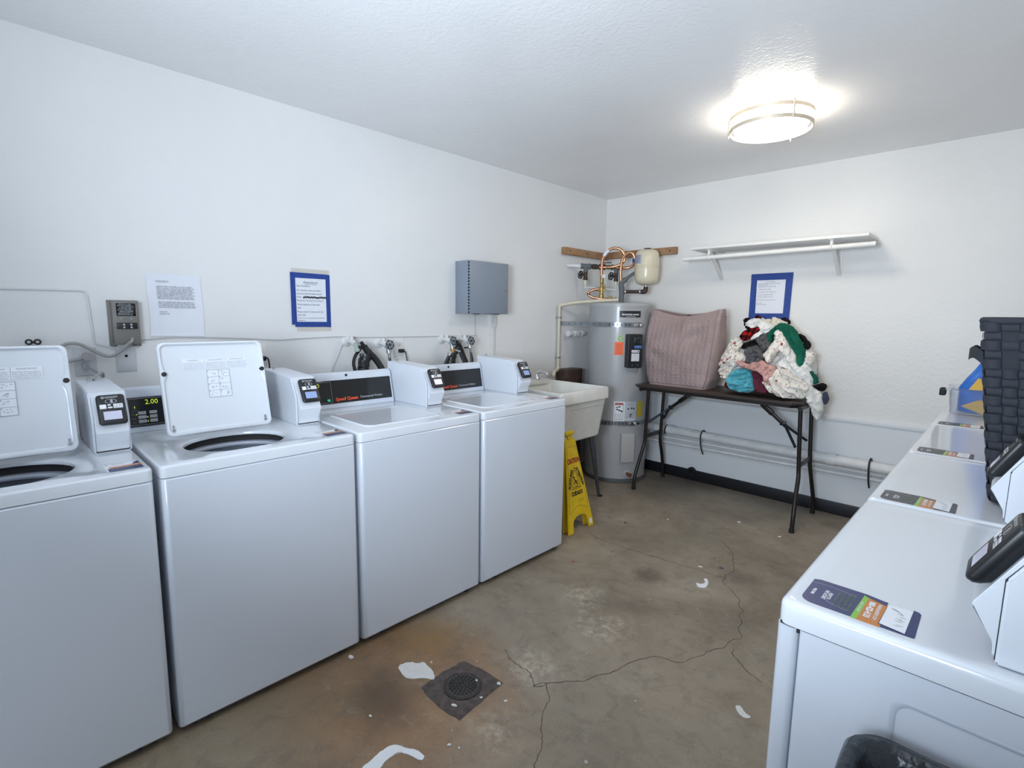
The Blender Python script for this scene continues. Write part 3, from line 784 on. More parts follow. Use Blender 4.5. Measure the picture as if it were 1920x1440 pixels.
cd = MB(); cd.tube(catmull([(.056, -3.722, 1.262), (.075, -3.728, 1.252), (.06, -3.742, 1.236), (.05, -3.763, 1.214), (.045, -3.79, 1.191), (.04, -3.818, 1.188), (.035, -3.853, 1.208), (.03, -3.886, 1.231), (.03, -3.92, 1.246), (.03, -3.956, 1.238), (.03, -3.99, 1.20)], 5), .0065, 8)
part('cord', cd, GREYCORD, t)
part('hanging_wire', MB().tube(catmull([(.03, -3.70, 1.24), (.03, -3.697, 1.228), (.028, -3.705, 1.218)], 4), .0012, 5), GREYCORD, t)
# outlet plates
def plate(name, label, y0, y1, z0, z1):
    t = thing(name, label, 'outlet' if 'outlet' in name else 'cover plate', (0, (y0+y1)/2, z0))
    part('plate', MB().box(0, .006, y0, y1, z0, z1, .002), PLATE, t); return t
t = plate('wall_outlet', 'grey painted wall outlet with two plugs behind the leftmost payment box', -3.922, -3.848, 1.104, 1.224)
for zc_, yc in ((1.186, -3.882), (1.147, -3.888)):
    part('socket', MB().cyl((.005, yc, zc_), (.009, yc, zc_), .017, 18), PLATE, t)
pg = thing('power_plug', 'round grey plug in the upper socket of the painted outlet', 'plug', (.009, -3.882, 1.186))
part('plug_body', MB().cyl((.0095, -3.882, 1.187), (.040, -3.882, 1.187), .017, 18), GREYCORD, pg)
part('cord', MB().tube(catmull([(.034, -3.896, 1.184), (.034, -3.91, 1.178), (.034, -3.935, 1.172), (.034, -3.99, 1.160)], 4), .006, 8), GREYCORD, pg)
pg = thing('plugged_cable', 'grey metal sheathed cord running from the outlet down into the leftmost payment box', 'cord', (.03, -3.889, 1.147))
part('plug_body', MB().cyl((.0095, -3.888, 1.147), (.035, -3.888, 1.147), .013, 14), GALV, pg)
part('cord', MB().tube(catmull([(.03, -3.888, 1.147), (.045, -3.876, 1.138), (.14, -3.865, 1.128), (.30, -3.868, 1.126), (.385, -3.882, 1.150), (.412, -3.905, 1.138), (.42, -3.912, 1.1265)], 5), .0055, 8), GREYCORD, pg)
t = plate('blank_cover_plate', 'square grey cover plate with one center hole below the transformer box', -3.778, -3.706, 1.113, 1.226)
part('knockout', MB().cyl((.005, -3.742, 1.183), (.0075, -3.742, 1.183), .013, 18), PLATE, t)
part('hole', MB().cyl((.007, -3.742, 1.183), (.0085, -3.742, 1.183), .006, 12), HOLE, t)
part('wall_stub', MB().box(0, .012, -3.770, -3.715, 1.222, 1.236, .002), PLATE, t)
def outlet(label, yc, zc_, plug_pts, plug):
    t = thing('wall_outlet', label, 'outlet', (0, yc, zc_-.058))
    part('plate', MB().box(0, .006, yc-.036, yc+.036, zc_-.058, zc_+.058, .002), SHELFW, t)
    for s_ in (-1, 1):
        so = part('socket', MB().slab(-.016, .016, -.014, .014, 0, .002, .008, .0005) if False else MB(left_frame(yc, zc_+.021*s_, .006)).slab(-.016, .016, -.014, .014, 0, .002, .008, .0006), SHELFW, t)
        part('slot', MB(left_frame(yc, zc_+.021*s_, .0084)).rects([(-.007, -.001, -.0052, .008), (.0052, -.001, .007, .007), (-.0022, -.010, .0022, -.006)]), HOLE, so)
    g = thing('plugged_cable', plug, 'cord', (.008, yc, zc_-.022))
    part('plug_body', MB().box(.0088, .036, yc-.014, yc+.020, zc_-.034, zc_-.010, .005), BLACKP, g)
    part('cord', MB().tube(catmull(plug_pts, 5), .004, 8), BLACKP, g)
outlet('white double wall outlet between the two middle hose taps', -2.303, 1.172, [(.028, -2.29, 1.150), (.03, -2.276, 1.142), (.035, -2.270, 1.11), (.06, -2.272, 1.05), (.12, -2.28, .95)], 'black cord plugged into the white outlet between the hose taps')
outlet('white wall outlet half hidden behind the second raised lid', -3.165, 1.165, [(.028, -3.152, 1.150), (.05, -3.144, 1.142), (.055, -3.140, 1.10), (.07, -3.14, 1.0), (.12, -3.14, .92)], 'thick black cord hanging beside the raised lid of the second washer')
# thin conduit and long wire
solo('wall_conduit', MB().tube([(.004, -5.0, 1.462), (.004, -4.123, 1.464), (.004, -3.885, 1.467), (.004, -3.866, 1.462), (.004, -3.860, 1.445), (.004, -3.851, 1.26), (.004, -3.845, 1.24), (.004, -3.80, 1.226), (.004, -3.78, 1.215)], .0045, 8), mat('painted_conduit', (.70, .70, .70), .45), 'thin painted conduit bending down the wall toward the outlet, far left', 'conduit', (0, -3.9, 1.2))
wp_ = [(.006, -3.69, 1.252), (.006, -3.55, 1.262), (.008, -3.35, 1.256), (.006, -3.155, 1.244), (.007, -3.06, 1.238), (.006, -2.956, 1.243), (.007, -2.72, 1.249), (.006, -2.6, 1.243), (.006, -2.412, 1.240), (.006, -2.1, 1.238), (.006, -1.673, 1.236), (.006, -1.650, 1.24), (.006, -1.646, 1.262), (.006, -1.65, 1.33), (.006, -1.655, 1.393)]
solo('wall_wire', MB().tube(catmull(wp_, 5), .0030, 6), mat('painted_wire', (.55, .54, .53), .5), 'thin painted wire running along the left wall to the grey steel cabinet', 'wire', (0, -2.6, 1.24))
solo('loose_wire', MB().tube(catmull([(.002, -2.690, 1.212), (.012, -2.71, 1.18), (.014, -2.733, 1.134), (.016, -2.779, 1.046), (.02, -2.81, .96)], 5), .0018, 6), mat('painted_wire', (.55, .54, .53), .5), 'thin loose wire hanging below the leftmost hose tap', 'wire', (0, -2.72, 1.1))
# steel cabinet
t = thing('steel_cabinet', 'grey steel electrical cabinet hung on the left wall', 'cabinet', (0, -1.64, 1.395))
part('box_body', MB().box(.001, .142, -1.832, -1.452, 1.395, 1.757, .003), STEELBOX, t)
d = part('door', MB().box(.1425, .150, -1.829, -1.452, 1.397, 1.757, .002), STEELBOX, t)
hg = MB()
for k in range(17): hg.box(.139, .1505, -1.8335, -1.829, 1.400+.021*k, 1.410+.021*k)
part('piano_hinge', hg, HOLE, d)
part('lock', MB().cyl((.150, -1.475, 1.565), (.154, -1.475, 1.565), .009, 16), mat('tarnished_lock', (.35, .32, .22), .35, .9), d)
for y in (-1.70, -1.50): part('knockout', MB().box(.06, .09, y-.02, y+.02, 1.391, 1.396), DARKGAP, t)
t = thing('cabinet_raceway', 'white raceway duct running down from the grey steel cabinet', 'conduit', (0, -1.48, .95))
part('duct', MB().box(0, .022, -1.500, -1.462, 0, 1.36, .002), WPIPE, t)
part('elbow', MB().loft([[(0, -1.512, 1.39), (.035, -1.512, 1.39), (.035, -1.462, 1.39), (0, -1.462, 1.39)], [(0, -1.512, 1.34), (.032, -1.512, 1.34), (.032, -1.455, 1.34), (0, -1.455, 1.34)], [(0, -1.502, 1.29), (.025, -1.502, 1.29), (.025, -1.46, 1.29), (0, -1.46, 1.29)]]), WPIPE, t)
# hose taps
def tap(y, z, label, wheel=True, outlet_m=GALV):
    t = thing('hose_tap', label, 'faucet', (0, y, z), 'hose taps on the left wall')
    part('flange', MB().loft([[(x, y+r*math.cos(2*PI*k/24), z+r*math.sin(2*PI*k/24)) for k in range(24)] for r, x in ((.034, .0), (.034, .004), (.026, .010), (.014, .014))]), WPAINT, t)
    b = MB(); b.tube([(.01, y, z), (.05, y, z), (.075, y, z-.004), (.095, y, z-.012)], [.012, .013, .017, .013], 12); b.tube([(.06, y, z), (.06, y, z+.024), (.06, y, z+.03)], [.011, .011, .008], 10)
    part('body', b, WPAINT, t)
    part('outlet', MB().tube([(.085, y, z-.008), (.105, y+.004, z-.03), (.110, y+.006, z-.05)], [.012, .012, .012], 12), outlet_m, t)
    part('ring_nut', MB().cyl((.109, y+.006, z-.042), (.112, y+.007, z-.058), .0155, 12), outlet_m, t)
    if wheel: part('wheel', wheel_handle(MB(), (.128, y+.004, z-.006), (.93, .05, .2), .026, 6, .004), mat('blue_grey_handwheel', (.06, .085, .11), .4, .5), t)
    return t
tap(-2.668, 1.222, 'white painted hose tap with no wheel, leftmost of the hose taps', False, mat('green_tarnish', (.38, .45, .40), .6))
tap(-2.455, 1.205, 'hose tap with dark wheel just left of the white outlet')
tap(-1.955, 1.216, 'hose tap with dark wheel and brass splitter, right of the white outlet')
tap(-1.795, 1.213, 'hose tap with dark wheel, rightmost, near the steel cabinet')
t = thing('wall_hook', 'small black wire hook peeking over the leftmost raised lid', 'hook', (0, -4.045, 1.25))
hk = MB(); 
for k in (-1, 1): hk.torus(frame((.02, -4.045+.013*k, 1.254), EY, EZ), .009, .0032, 16, 6)
hk.cyl((.0, -4.045, 1.252), (.02, -4.045, 1.252), .004, 8); part('wire_loop', hk, RUBBER, t)
# drains and hoses
def crumple(pts, r, amp=.22, n=14, seed=0):
    pts = catmull(pts, 5); mb = MB(); rings = []
    for i, c in enumerate(pts):
        rings.append([(c.x+(r*(1+amp*noise.noise(V((k*.9, i*.8, seed)))))*math.cos(2*PI*k/n), c.y+(r*(1+amp*noise.noise(V((k*.9, i*.8, seed)))))*math.sin(2*PI*k/n), c.z) for k in range(n)])
    return mb.loft(rings)
WRAP = mat('black_tape_wrap', (.018, .017, .018), .3, bs=40, bstr=.6, bdist=.008, var=.8, vscale=35)
t = thing('drain_standpipe', 'black taped drain standpipe with thick hose, left of the white outlet', 'drain pipe', (.12, -2.64, .9))
part('wrapped_pipe', crumple([(.12, -2.645, .0), (.12, -2.642, .4), (.12, -2.640, .90), (.12, -2.632, 1.035), (.12, -2.625, 1.09), (.12, -2.612, 1.152)], .034, .3, 14, 1), WRAP, t)
part('hose', MB().tube(catmull([(.12, -2.622, 1.195), (.122, -2.606, 1.172), (.128, -2.588, 1.150), (.132, -2.562, 1.124), (.14, -2.533, 1.080), (.15, -2.517, 1.037), (.17, -2.51, .93), (.25, -2.51, .84), (.335, -2.51, .82)], 6), .019, 12), RUBBER, t)
part('hose_tip', MB().tube([(.12, -2.640, 1.220), (.12, -2.618, 1.188)], .011, 10), RUBBER, t)
part('hose_clamp', MB().torus(frame((.123, -2.598, 1.162), (.3, .6, .6), (0, .6, -.6)), .0195, .004, 20, 6), GALV, t)
part('bag_loop', MB().tube(catmull([(.1, -2.637, 1.200), (.1, -2.641, 1.172), (.1, -2.668, 1.140), (.1, -2.681, 1.094), (.1, -2.668, 1.042), (.11, -2.65, 1.0)], 5), [.003]+[.010]*24+[.006], 8), RUBBER, t)
t = thing('drain_standpipe', 'black taped drain standpipe between the two right hose taps', 'drain pipe', (.1, -1.96, .9))
part('wrapped_pipe', crumple([(.1, -1.978, .0), (.1, -1.975, .4), (.1, -1.972, .90), (.1, -1.962, 1.03), (.1, -1.952, 1.08), (.1, -1.938, 1.125)], .033, .25, 14, 5), WRAP, t)
part('hose', MB().tube(catmull([(.13, -1.916, 1.185), (.13, -1.899, 1.161), (.13, -1.87, 1.101), (.14, -1.836, 1.025), (.16, -1.82, .93), (.25, -1.83, .84), (.30, -1.87, .80), (.335, -1.90, .80)], 6), .020, 12), RUBBER, t)
part('hose_tip', MB().tube([(.13, -1.926, 1.210), (.13, -1.912, 1.180)], .012, 10), RUBBER, t)
part('branch', MB().tube([(.105, -1.940, 1.115), (.12, -1.925, 1.14), (.13, -1.908, 1.165)], .022, 10), RUBBER, t)
HOSE = mat('dark_grey_hose', (.045, .05, .058), .45)
def hose(label, pts, m=HOSE, r=.0085):
    t = thing('inlet_hose', label, 'hose', pts[0])
    part('tube', MB().tube(catmull(pts, 6), r, 10), m, t)
    a, b = V(pts[0]), V(pts[1]); d = (b-a).normalized()
    part('ferrule', MB().tube([a-d*.004, a+d*.03], r*1.25, 10), CHROME, t)
hose('inlet hose under the tap just left of the white outlet', [(.112, -2.448, 1.147), (.114, -2.482, 1.12) if False else (.114, -2.445, 1.11), (.12, -2.440, 1.055), (.15, -2.44, .92), (.24, -2.44, .83), (.335, -2.44, .82)])
hose('inlet hose slanting left from the brass splitter', [(.118, -1.968, 1.13), (.12, -1.995, 1.10), (.13, -2.04, 1.03), (.16, -2.08, .92), (.24, -2.10, .83), (.335, -2.10, .82)])
hose('inlet hose arching right from the brass splitter', [(.13, -1.932, 1.145), (.14, -1.915, 1.138), (.145, -1.888, 1.09), (.15, -1.870, 1.03), (.17, -1.862, .92), (.24, -1.90, .83), (.335, -1.93, .82)])
hose('inlet hose under the rightmost tap', [(.112, -1.789, 1.154), (.114, -1.783, 1.12), (.12, -1.783, 1.06), (.15, -1.80, .92), (.2, -1.84, .70), (.26, -1.90, .66), (.335, -1.95, .66)])
t = thing('brass_splitter', 'brass two way hose splitter under a dark wheel tap', 'valve', (.112, -1.949, 1.12))
b = MB(); b.cyl((.1115, -1.949, 1.157), (.116, -1.949, 1.13), .015, 10); b.tube([(.116, -1.95, 1.145), (.118, -1.968, 1.128)], .011, 8); b.tube([(.116, -1.949, 1.148), (.130, -1.932, 1.144)], .011, 8)
part('body', b, BRASS, t)
solo('hanging_cable', MB().tube(catmull([(.01, -1.752, 1.150), (.05, -1.745, 1.150), (.06, -1.735, 1.12), (.065, -1.722, 1.06), (.08, -1.72, .92)], 5), .006, 8), BLACKP, 'black cord looping down beside the rightmost hose tap', 'cord', (.01, -1.745, 1.15))

# ---------------------------------------------------------------- water heater
HX, HY, HR = .415, -.355, .262
def pol(a, z, r=HR): a = math.radians(a); return V((HX+r*math.cos(a), HY+r*math.sin(a), z))
t = thing('water_heater', 'tall grey electric water heater standing in the corner', 'water heater', (HX, HY, 0))
tank = part('tank', MB().lathe([(HR, .035), (HR, 1.470)], (HX, HY), 64), TANK, t)
part('base_ring', MB().lathe([(HR-.01, 0), (HR+.003, .004), (HR+.003, .034), (HR, .036)], (HX, HY), 64), mat('dark_base_ring', (.10, .105, .11), .5), t)
part('top_cap', MB().lathe([(HR+.002, 1.468), (HR+.003, 1.474), (HR+.003, 1.488), (HR-.006, 1.498), (HR-.03, 1.502), (.004, 1.506)], (HX, HY), 64), mat('tank_cap_grey', (.40, .405, .41), .35), t)
def cpatch(a0, a1, z0, z1, r=HR+.0008, n=10):
    mb = MB(); return mb.grid(lambda i, j: pol(a0+(a1-a0)*i/n, z0+(z1-z0)*j, r), n+1, 2)
def ctext(mb, s, size, ac, z, r=HR+.0018, xs=1, bold=0): return add_text(mb, s, size, None, xs=xs, bold=bold, warp=lambda p_: pol(ac+math.degrees(p_.x/r), z+p_.y, r))
bp_ = part('brand_plate', cpatch(-58, -19, 1.383, 1.435), BLACKP, t, label='black brand plate')
tx = MB(); ctext(tx, 'BRADFORD WHITE', .0165, -38.5, 1.405, bold=.0006); ctext(tx, 'WATER HEATERS', .0095, -38.5, 1.390, xs=1.1)
for k in range(4): a = -38.5; tx.poly([pol(a-1.6, 1.418), pol(a+1.6, 1.418), pol(a+1.8, 1.431), pol(a-1.4, 1.431)] if k == 0 else [pol(a-1.4, 1.4195, HR+.002), pol(a-.6, 1.4195, HR+.002), pol(a-.6, 1.4205, HR+.002), pol(a-1.4, 1.4205, HR+.002)])
part('lettering', tx, WPRINT, bp_)
def strap(zc_, wall):
    path = []
    if wall:
        for k in range(9): f = k/8; q = V((.004, -.692, 0)).lerp(pol(-81, 0, HR+.004), f); path.append((q.x, q.y))
    for a in range(-80 if wall else -200, -16, 3): q = pol(a, 0, HR+.004); path.append((q.x, q.y))
    if not wall:
        for a in range(-16, 150, 4): q = pol(a, 0, HR+.004); path.append((q.x, q.y))
    mb = MB(); h = .019
    mb.loft([[(x, y, zc_-h), (x, y, zc_+h)] for x, y in path], False, False, closed=False)
    bmesh.ops.solidify(mb.bm, geom=mb.bm.faces[:], thickness=.0015)
    s_ = part('strap', mb, GALVST, t)
    for a in range(-76, -34, 7) if wall else range(-76, -34, 6): part('slot', cpatch(a, a+1.2, zc_-.010, zc_+.010, HR+.0062, 1), DARKGAP, s_)
    if wall:
        for k in range(2, 8): q = V((.004, -.692, 0)).lerp(pol(-81, 0, HR+.004), k/8); part('slot', MB().box(q.x-.003, q.x+.003, q.y-.0032, q.y-.0018, zc_-.004, zc_+.004), DARKGAP, s_)
    tb = MB()
    for a in (-30, -22): q0, q1 = pol(a, zc_, HR), pol(a, zc_, HR+.024); tb.cyl(q0, q1, .013, 8)
    tb.cyl(pol(-35, zc_, HR+.018), pol(-14, zc_, HR+.018), .005, 8); tb.cyl(pol(-33, zc_, HR+.018), pol(-29, zc_, HR+.018), .011, 6); tb.cyl(pol(-22, zc_, HR+.018), pol(-17, zc_, HR+.018), .011, 6)
    part('strap_bolt', tb, CHROME, s_)
strap(1.323, True); strap(.510, False)
og = part('orange_sticker', cpatch(-65, -50, 1.078, 1.184), ORGST, t, label='orange instruction sticker')
tx = MB(); rg = random.Random(9)
for j in range(7):
    for x0, y0, x1, y1 in greek(rg, -.026+.004*(j % 3), .026-.005*(j % 2), 1.088+.0125*j, .006):
        tx.poly([pol(-57.5+math.degrees(x/HR), y, HR+.0016) for x, y in ((x0, y0), (x1, y0), (x1, y1), (x0, y1))])
part('lettering', tx, mat('orange_sticker_ink', (.25, .06, .02), .6), og)
part('green_sticker', cpatch(-60, -50, 1.190, 1.236), GRNST, t, label='pale green inspection sticker')
tx = MB(); a = -55
tx.loft([[pol(a+4*math.cos(q), 1.213+.017*math.sin(q), HR+.002) for q in [2*PI*k/18 for k in range(18)]], [pol(a+3*math.cos(q), 1.213+.013*math.sin(q), HR+.002) for q in [2*PI*k/18 for k in range(18)]]], False, False)
part('emblem', tx, mat('dark_green_ink', (.12, .22, .08), .6), t)
# thermostat
A0 = -33
def tang(a, z, r=HR): return frame(pol(a, z, r), (-math.sin(math.radians(a)), math.cos(math.radians(a)), 0), EZ)
F = tang(A0, 1.115, HR-.012)
th = part('thermostat_housing', MB(F).slab(-.062, .062, -.138, .136, 0, .062, .008, .006), BLACKP, t)
part('dial_plate', MB(F).slab(-.018, .056, .018, .112, .05, .072, .006, .003), GLOSSBLK, th)
dl = MB(F); dl.cyl((.020, .082, .070), (.020, .082, .086), .017, 18); dl.box(.017, .023, .066, .098, .084, .090)
part('dial', dl, BLACKP, th)
tk = MB(F)
for k in range(7):
    a = math.radians(-30+40*k); tk.rects([(.020+.024*math.cos(a)-.002, .082+.024*math.sin(a)-.0015, .020+.024*math.cos(a)+.002, .082+.024*math.sin(a)+.0015)], .0725)
part('dial_marks', tk, GREYTX, th)
part('blue_label', MB(F).rects([(-.015, .020, .054, .046)], .0726), mat('blue_label', (.02, .08, .30), .4), th)
tx = MB(F); tx.rects(greek(rg, -.010, .05, .036, .006)+greek(rg, -.010, .04, .026, .004), .0730); part('label_lettering', tx, GREYTX, th)
wl = part('white_label', MB(F).rects([(-.030, -.012, .038, .008), (-.030, -.082, .038, -.020)], .0626), WPRINT, th)
tx = MB(F); tx.rects(sum([greek(rg, -.027, .034, -.078+.0095*j, .005) for j in range(6)], [])+greek(rg, -.024, .018, -.006, .008), .0630); tx.rects([(.022, -.008, .032, .004)], .063); part('lettering', tx, INK, wl)
sc = MB(F)
for x in (-.020, .028): sc.cyl((x, -.115, .06), (x, -.115, .065), .004, 8)
part('screw', sc, GALV, th)
part('conduit_bump', MB(F).slab(-.035, .045, -.165, -.136, 0, .03, .010, .006), TANK, t)
# stickers above the lower strap
lb = part('warning_label', cpatch(-62, -20, .532, .692), mat('label_pale', (.52, .54, .58), .4), t, label='white danger and warning label')
part('label_panel', cpatch(-62, -43, .530, .694, HR+.0014), WPRINT, lb)
tx = MB()
for q in ((-60.5, -45, .540, .543), (-60.5, -45, .682, .685), (-60.5, -59.9, .540, .685), (-45.6, -45, .540, .685)): tx.merge(cpatch(*q, HR+.002, 4).bm)
rects = sum([greek(rg, -.030, .028, .548+.0085*j, .0042) for j in range(6)], [])
for j in range(3): rects += [(-.022+.018*j, .622-.008*j, -.006+.018*j, .634-.007*j)]
rects += [(-.024, .642, -.006, .650), (-.004, .645, .012, .655)]
def on_tank(mb, rl, ac, r):
    for x0, y0, x1, y1 in rl: mb.poly([pol(ac+math.degrees(x/HR), y, r) for x, y in ((x0, y0), (x1, y0), (x1, y1), (x0, y1))])
on_tank(tx, rects, -52.8, HR+.002)
on_tank(tx, sum([greek(rg, -.040, .04, .672-.010*j, .003) for j in range(2)], [])+[(-.01, .585, .012, .592), (-.004, .560, .004, .585), (-.03, .628, -.015, .640), (0, .630, .012, .645), (.02, .628, .034, .642)]+sum([greek(rg, -.042, .042, .610-.010*j, .003) for j in range(6)], []), -31, HR+.0022)
part('lettering', tx, INK, lb)
part('red_header', cpatch(-59.6, -45.8, .664, .681, HR+.0019), mat('red_header', (.42, .10, .10), .5), lb)
part('energy_label', cpatch(-18, -3, .56, .69), mat('yellow_label', (.55, .42, .02), .5), t, label='yellow energy label')
cv = MB(tang(-35, .305, HR-.014)); cv.slab(-.060, .060, -.125, .122, 0, .036, .010, .008)
part('access_cover', cv, mat('cover_grey', (.42, .41, .40), .4), t)
dv = MB(tang(-33, .082, HR-.004)); dv.lathe([(.032, 0), (.032, .006), (.022, .009)], (0, 0), 24)
part('drain_collar', dv, mat('cover_grey', (.42, .41, .40), .4), t)
dv = MB(tang(-33, .082, HR-.004)); dv.lathe([(.014, .0), (.014, .03), (.010, .034), (.010, .05), (.018, .052), (.018, .058), (.003, .06)], (0, 0), 14)
part('drain_valve', dv, mat('old_brass', (.22, .10, .05), .5, .6), t)

# plumbing over the heater
t = thing('copper_connector', 'copper flex pipe looping high over the heater with a white paper tag', 'pipe', (.279, -.442, 1.506))
lp = [(.272, -.446, 1.70), (.272, -.446, 1.786), (.278, -.442, 1.875), (.312, -.421, 1.938), (.356, -.392, 1.962), (.398, -.364, 1.949), (.425, -.345, 1.909), (.424, -.338, 1.861), (.390, -.355, 1.824), (.335, -.385, 1.806), (.29, -.42, 1.803), (.25, -.445, 1.803)]
part('tube', MB().tube(catmull(lp, 7), .0125, 12), COPPER, t)
tgm = MB().tube(catmull(lp, 7)[16:23], .0145, 12); part('paper_tag', tgm, PAPER, t)
vb = MB().lathe([(.014, 1.50), (.016, 1.515), (.016, 1.545), (.020, 1.548), (.020, 1.575), (.016, 1.58), (.017, 1.60), (.021, 1.602), (.021, 1.632), (.016, 1.636), (.013, 1.66), (.016, 1.664), (.016, 1.70), (.014, 1.72), (.013, 1.735)], (.277, -.444), 16)
vb.cyl((.277, -.444, 1.617), (.235, -.468, 1.617), .013, 10); vb.cyl((.277, -.444, 1.617), (.305, -.44, 1.635), .010, 8); vb.cyl((.30, -.442, 1.60), (.305, -.438, 1.66), .008, 8)
part('mixing_valve', vb, BRASS, t)
gg = MB(frame((.300, -.452, 1.727), (.843, .538, 0), EZ)); gg.lathe([(.016, -.006), (.016, .006)], (0, 0), 18); part('gauge', gg, mat('gauge_white', (.55, .55, .55), .4), t)
t = thing('copper_connector', 'copper flex pipe looping beside the cream expansion tank', 'pipe', (.415, -.355, 1.63))
lp = [(.418, -.353, 1.60), (.415, -.355, 1.652), (.408, -.360, 1.72), (.407, -.362, 1.786), (.419, -.355, 1.874), (.452, -.333, 1.920), (.485, -.309, 1.912), (.497, -.297, 1.869), (.478, -.29, 1.820), (.435, -.305, 1.800), (.391, -.335, 1.80), (.36, -.36, 1.80)]
part('tube', MB().tube(catmull(lp, 7), .0125, 12), COPPER, t)
bl = MB().tube([(.496, -.298, 1.875), (.490, -.293, 1.845)], .0145, 12); part('blue_tape', bl, BLUET, t)
t = thing('copper_connector', 'low copper pipe curling out from the brass mixing valve over the heater top', 'pipe', (.25, -.46, 1.54))
part('tube', MB().tube(catmull([(.262, -.455, 1.622), (.245, -.468, 1.621), (.212, -.49, 1.609), (.184, -.504, 1.590), (.190, -.502, 1.566), (.232, -.478, 1.546), (.28, -.45, 1.538), (.33, -.41, 1.536), (.38, -.375, 1.536)], 7), .0115, 12), COPPER, t)
part('union', MB().cyl((.19, -.506, 1.586), (.183, -.503, 1.577), .015, 12), GREYPIPE, t)
cpv = MB(); cpv.cyl((.335, -.405, 1.53), (.342, -.40, 1.565), .010, 8); cpv.cyl((.328, -.41, 1.545), (.352, -.394, 1.547), .008, 8); part('small_valve', cpv, BRASS, t)
t = thing('supply_header', 'iron supply pipe with tees and black hand wheels above the heater', 'pipe', (.02, -.59, 1.7))
P0, P1 = V((0, -.575, 1.824)), V((.405, -.300, 1.802)); du = (P1-P0).normalized()
def hp(f): return P0.lerp(P1, f)
part('white_stub', MB().tube([hp(0), hp(.27)], .0155, 12), WPIPE, t)
def tee(f, nm='tee'):
    b = MB(); b.tube([hp(f-.075), hp(f+.075)], .0215, 12)
    for e in (-.075, .075): b.tube([hp(f+e-.012), hp(f+e+.012)], .026, 12)
    b.cyl(hp(f), hp(f)-V((0, 0, .048)), .0195, 12); part(nm, b, GREYPIPE, t)
    c = hp(f)
    b = MB(); b.cyl(c-V((0, 0, .045)), c-V((0, 0, .105)), .0165, 12); b.cyl(c-V((0, 0, .100)), c-V((0, 0, .118)), .0195, 8); b.cyl(c-V((0, 0, .070)), c-V((0, 0, .070))+V((-.03, -.02, 0)), .011, 10)
    part('valve_body', b, BLKIRON, t)
    part('hand_wheel', wheel_handle(MB(), c-V((0, 0, .072))+V((-.036, -.024, 0)), (-.25, -.95, .1), .030, 6, .005), RUBBER, t)
    b = MB(); b.cyl(c-V((0, 0, .118)), c-V((0, 0, .145)), .0135, 12); b.cyl(c-V((0, 0, .145)), c-V((0, 0, .165)), .009, 10); part('white_adapter', b, PVC, t)
tee(.33); tee(.86)
part('nipple', MB().tube([hp(.40), hp(.80)], .0175, 12), BLKIRON, t)
b = MB(); b.tube([hp(.44), hp(.53)], .022, 8); b.tube([hp(.56), hp(.67)], .025, 8); part('ball_valve', b, BLKIRON, t)
b = MB(); q = hp(.60); b.tube([q+V((0, 0, .02)), q+V((.01, .005, .034)), q+du*.085+V((0, 0, .040))], .0045, 8); part('lever', b, RUBBER, t)
lw = MB().tube(catmull([hp(.33)-V((0, 0, .16)), hp(.33)-V((0, 0, .185)), hp(.42)-V((0, 0, .178)), hp(.7)-V((0, 0, .185)), hp(.86)-V((0, 0, .185)), hp(.86)-V((0, 0, .16))], 5), .005, 8); part('white_line', lw, WPIPE, t)
lw = MB().tube([hp(.86)-V((0, 0, .185)), hp(.90)-V((0, 0, .25)), hp(.90)-V((0, 0, .295))], .0045, 8); part('white_line', lw, WPIPE, t)
t = thing('insulated_riser', 'dark grey insulated riser on the heater top with a black nipple to the expansion tank', 'pipe', (.42, -.352, 1.506))
part('riser', MB().tube([(.42, -.352, 1.500), (.42, -.352, 1.64)], .0215, 14), GREYPIPE, t)
part('sleeve', MB().tube(catmull([(.42, -.352, 1.60), (.412, -.352, 1.65), (.414, -.350, 1.675), (.44, -.335, 1.70), (.50, -.295, 1.755), (.55, -.20, 1.79)], 5), [.022]*16+[.014]*10, 12), GREYPIPE, t)
b = MB(); b.tube([(.43, -.346, 1.599), (.57, -.256, 1.599)], .014, 12); b.tube(catmull([(.555, -.266, 1.599), (.578, -.251, 1.600), (.586, -.246, 1.615), (.586, -.246, 1.640)], 5), .019, 12)
part('nipple', b, BLKIRON, t)
for f in (.10, .82): q = V((.43, -.346, 1.599)).lerp(V((.57, -.256, 1.599)), f); part('band', MB().tube([q-V((.004, .0026, 0)), q+V((.004, .0026, 0))], .0205, 12), GALV, t)
t = thing('expansion_tank', 'cream expansion tank mounted above the water heater', 'tank', (.586, -.246, 1.64))
part('shell', MB().lathe([(.012, 1.650), (.05, 1.655), (.078, 1.668), (.093, 1.690), (.099, 1.72), (.100, 1.795), (.1025, 1.797), (.1025, 1.800), (.100, 1.802), (.100, 1.808), (.1025, 1.81), (.1025, 1.813), (.100, 1.815), (.099, 1.875), (.094, 1.912), (.078, 1.935), (.05, 1.944), (.003, 1.947)], (.586, -.246), 48), CREAM, t)
part('valve_cap', MB().lathe([(.032, 1.940), (.032, 1.952), (.026, 1.957), (.003, 1.958)], (.586, -.246), 20), RUBBER, t)
part('neck', MB().lathe([(.014, 1.63), (.014, 1.652)], (.586, -.246), 12), GALV, t)
def tp(a, z, r=.1008): a = math.radians(a); return V((.586+r*math.cos(a), -.246+r*math.sin(a), z))
lb = part('data_label', MB().grid(lambda i, j: tp(-132+44*i/8, 1.826+.072*j), 9, 2), mat('tank_label', (.42, .44, .50), .5), t)
tx = MB()
for j in range(6):
    for x0, y0, x1, y1 in greek(rg, -.034, .030, 1.832+.0105*j, .006 if j != 5 else .009): tx.poly([tp(-110+math.degrees(x/.1), y, .1016) for x, y in ((x0, y0), (x1, y0), (x1, y1), (x0, y1))])
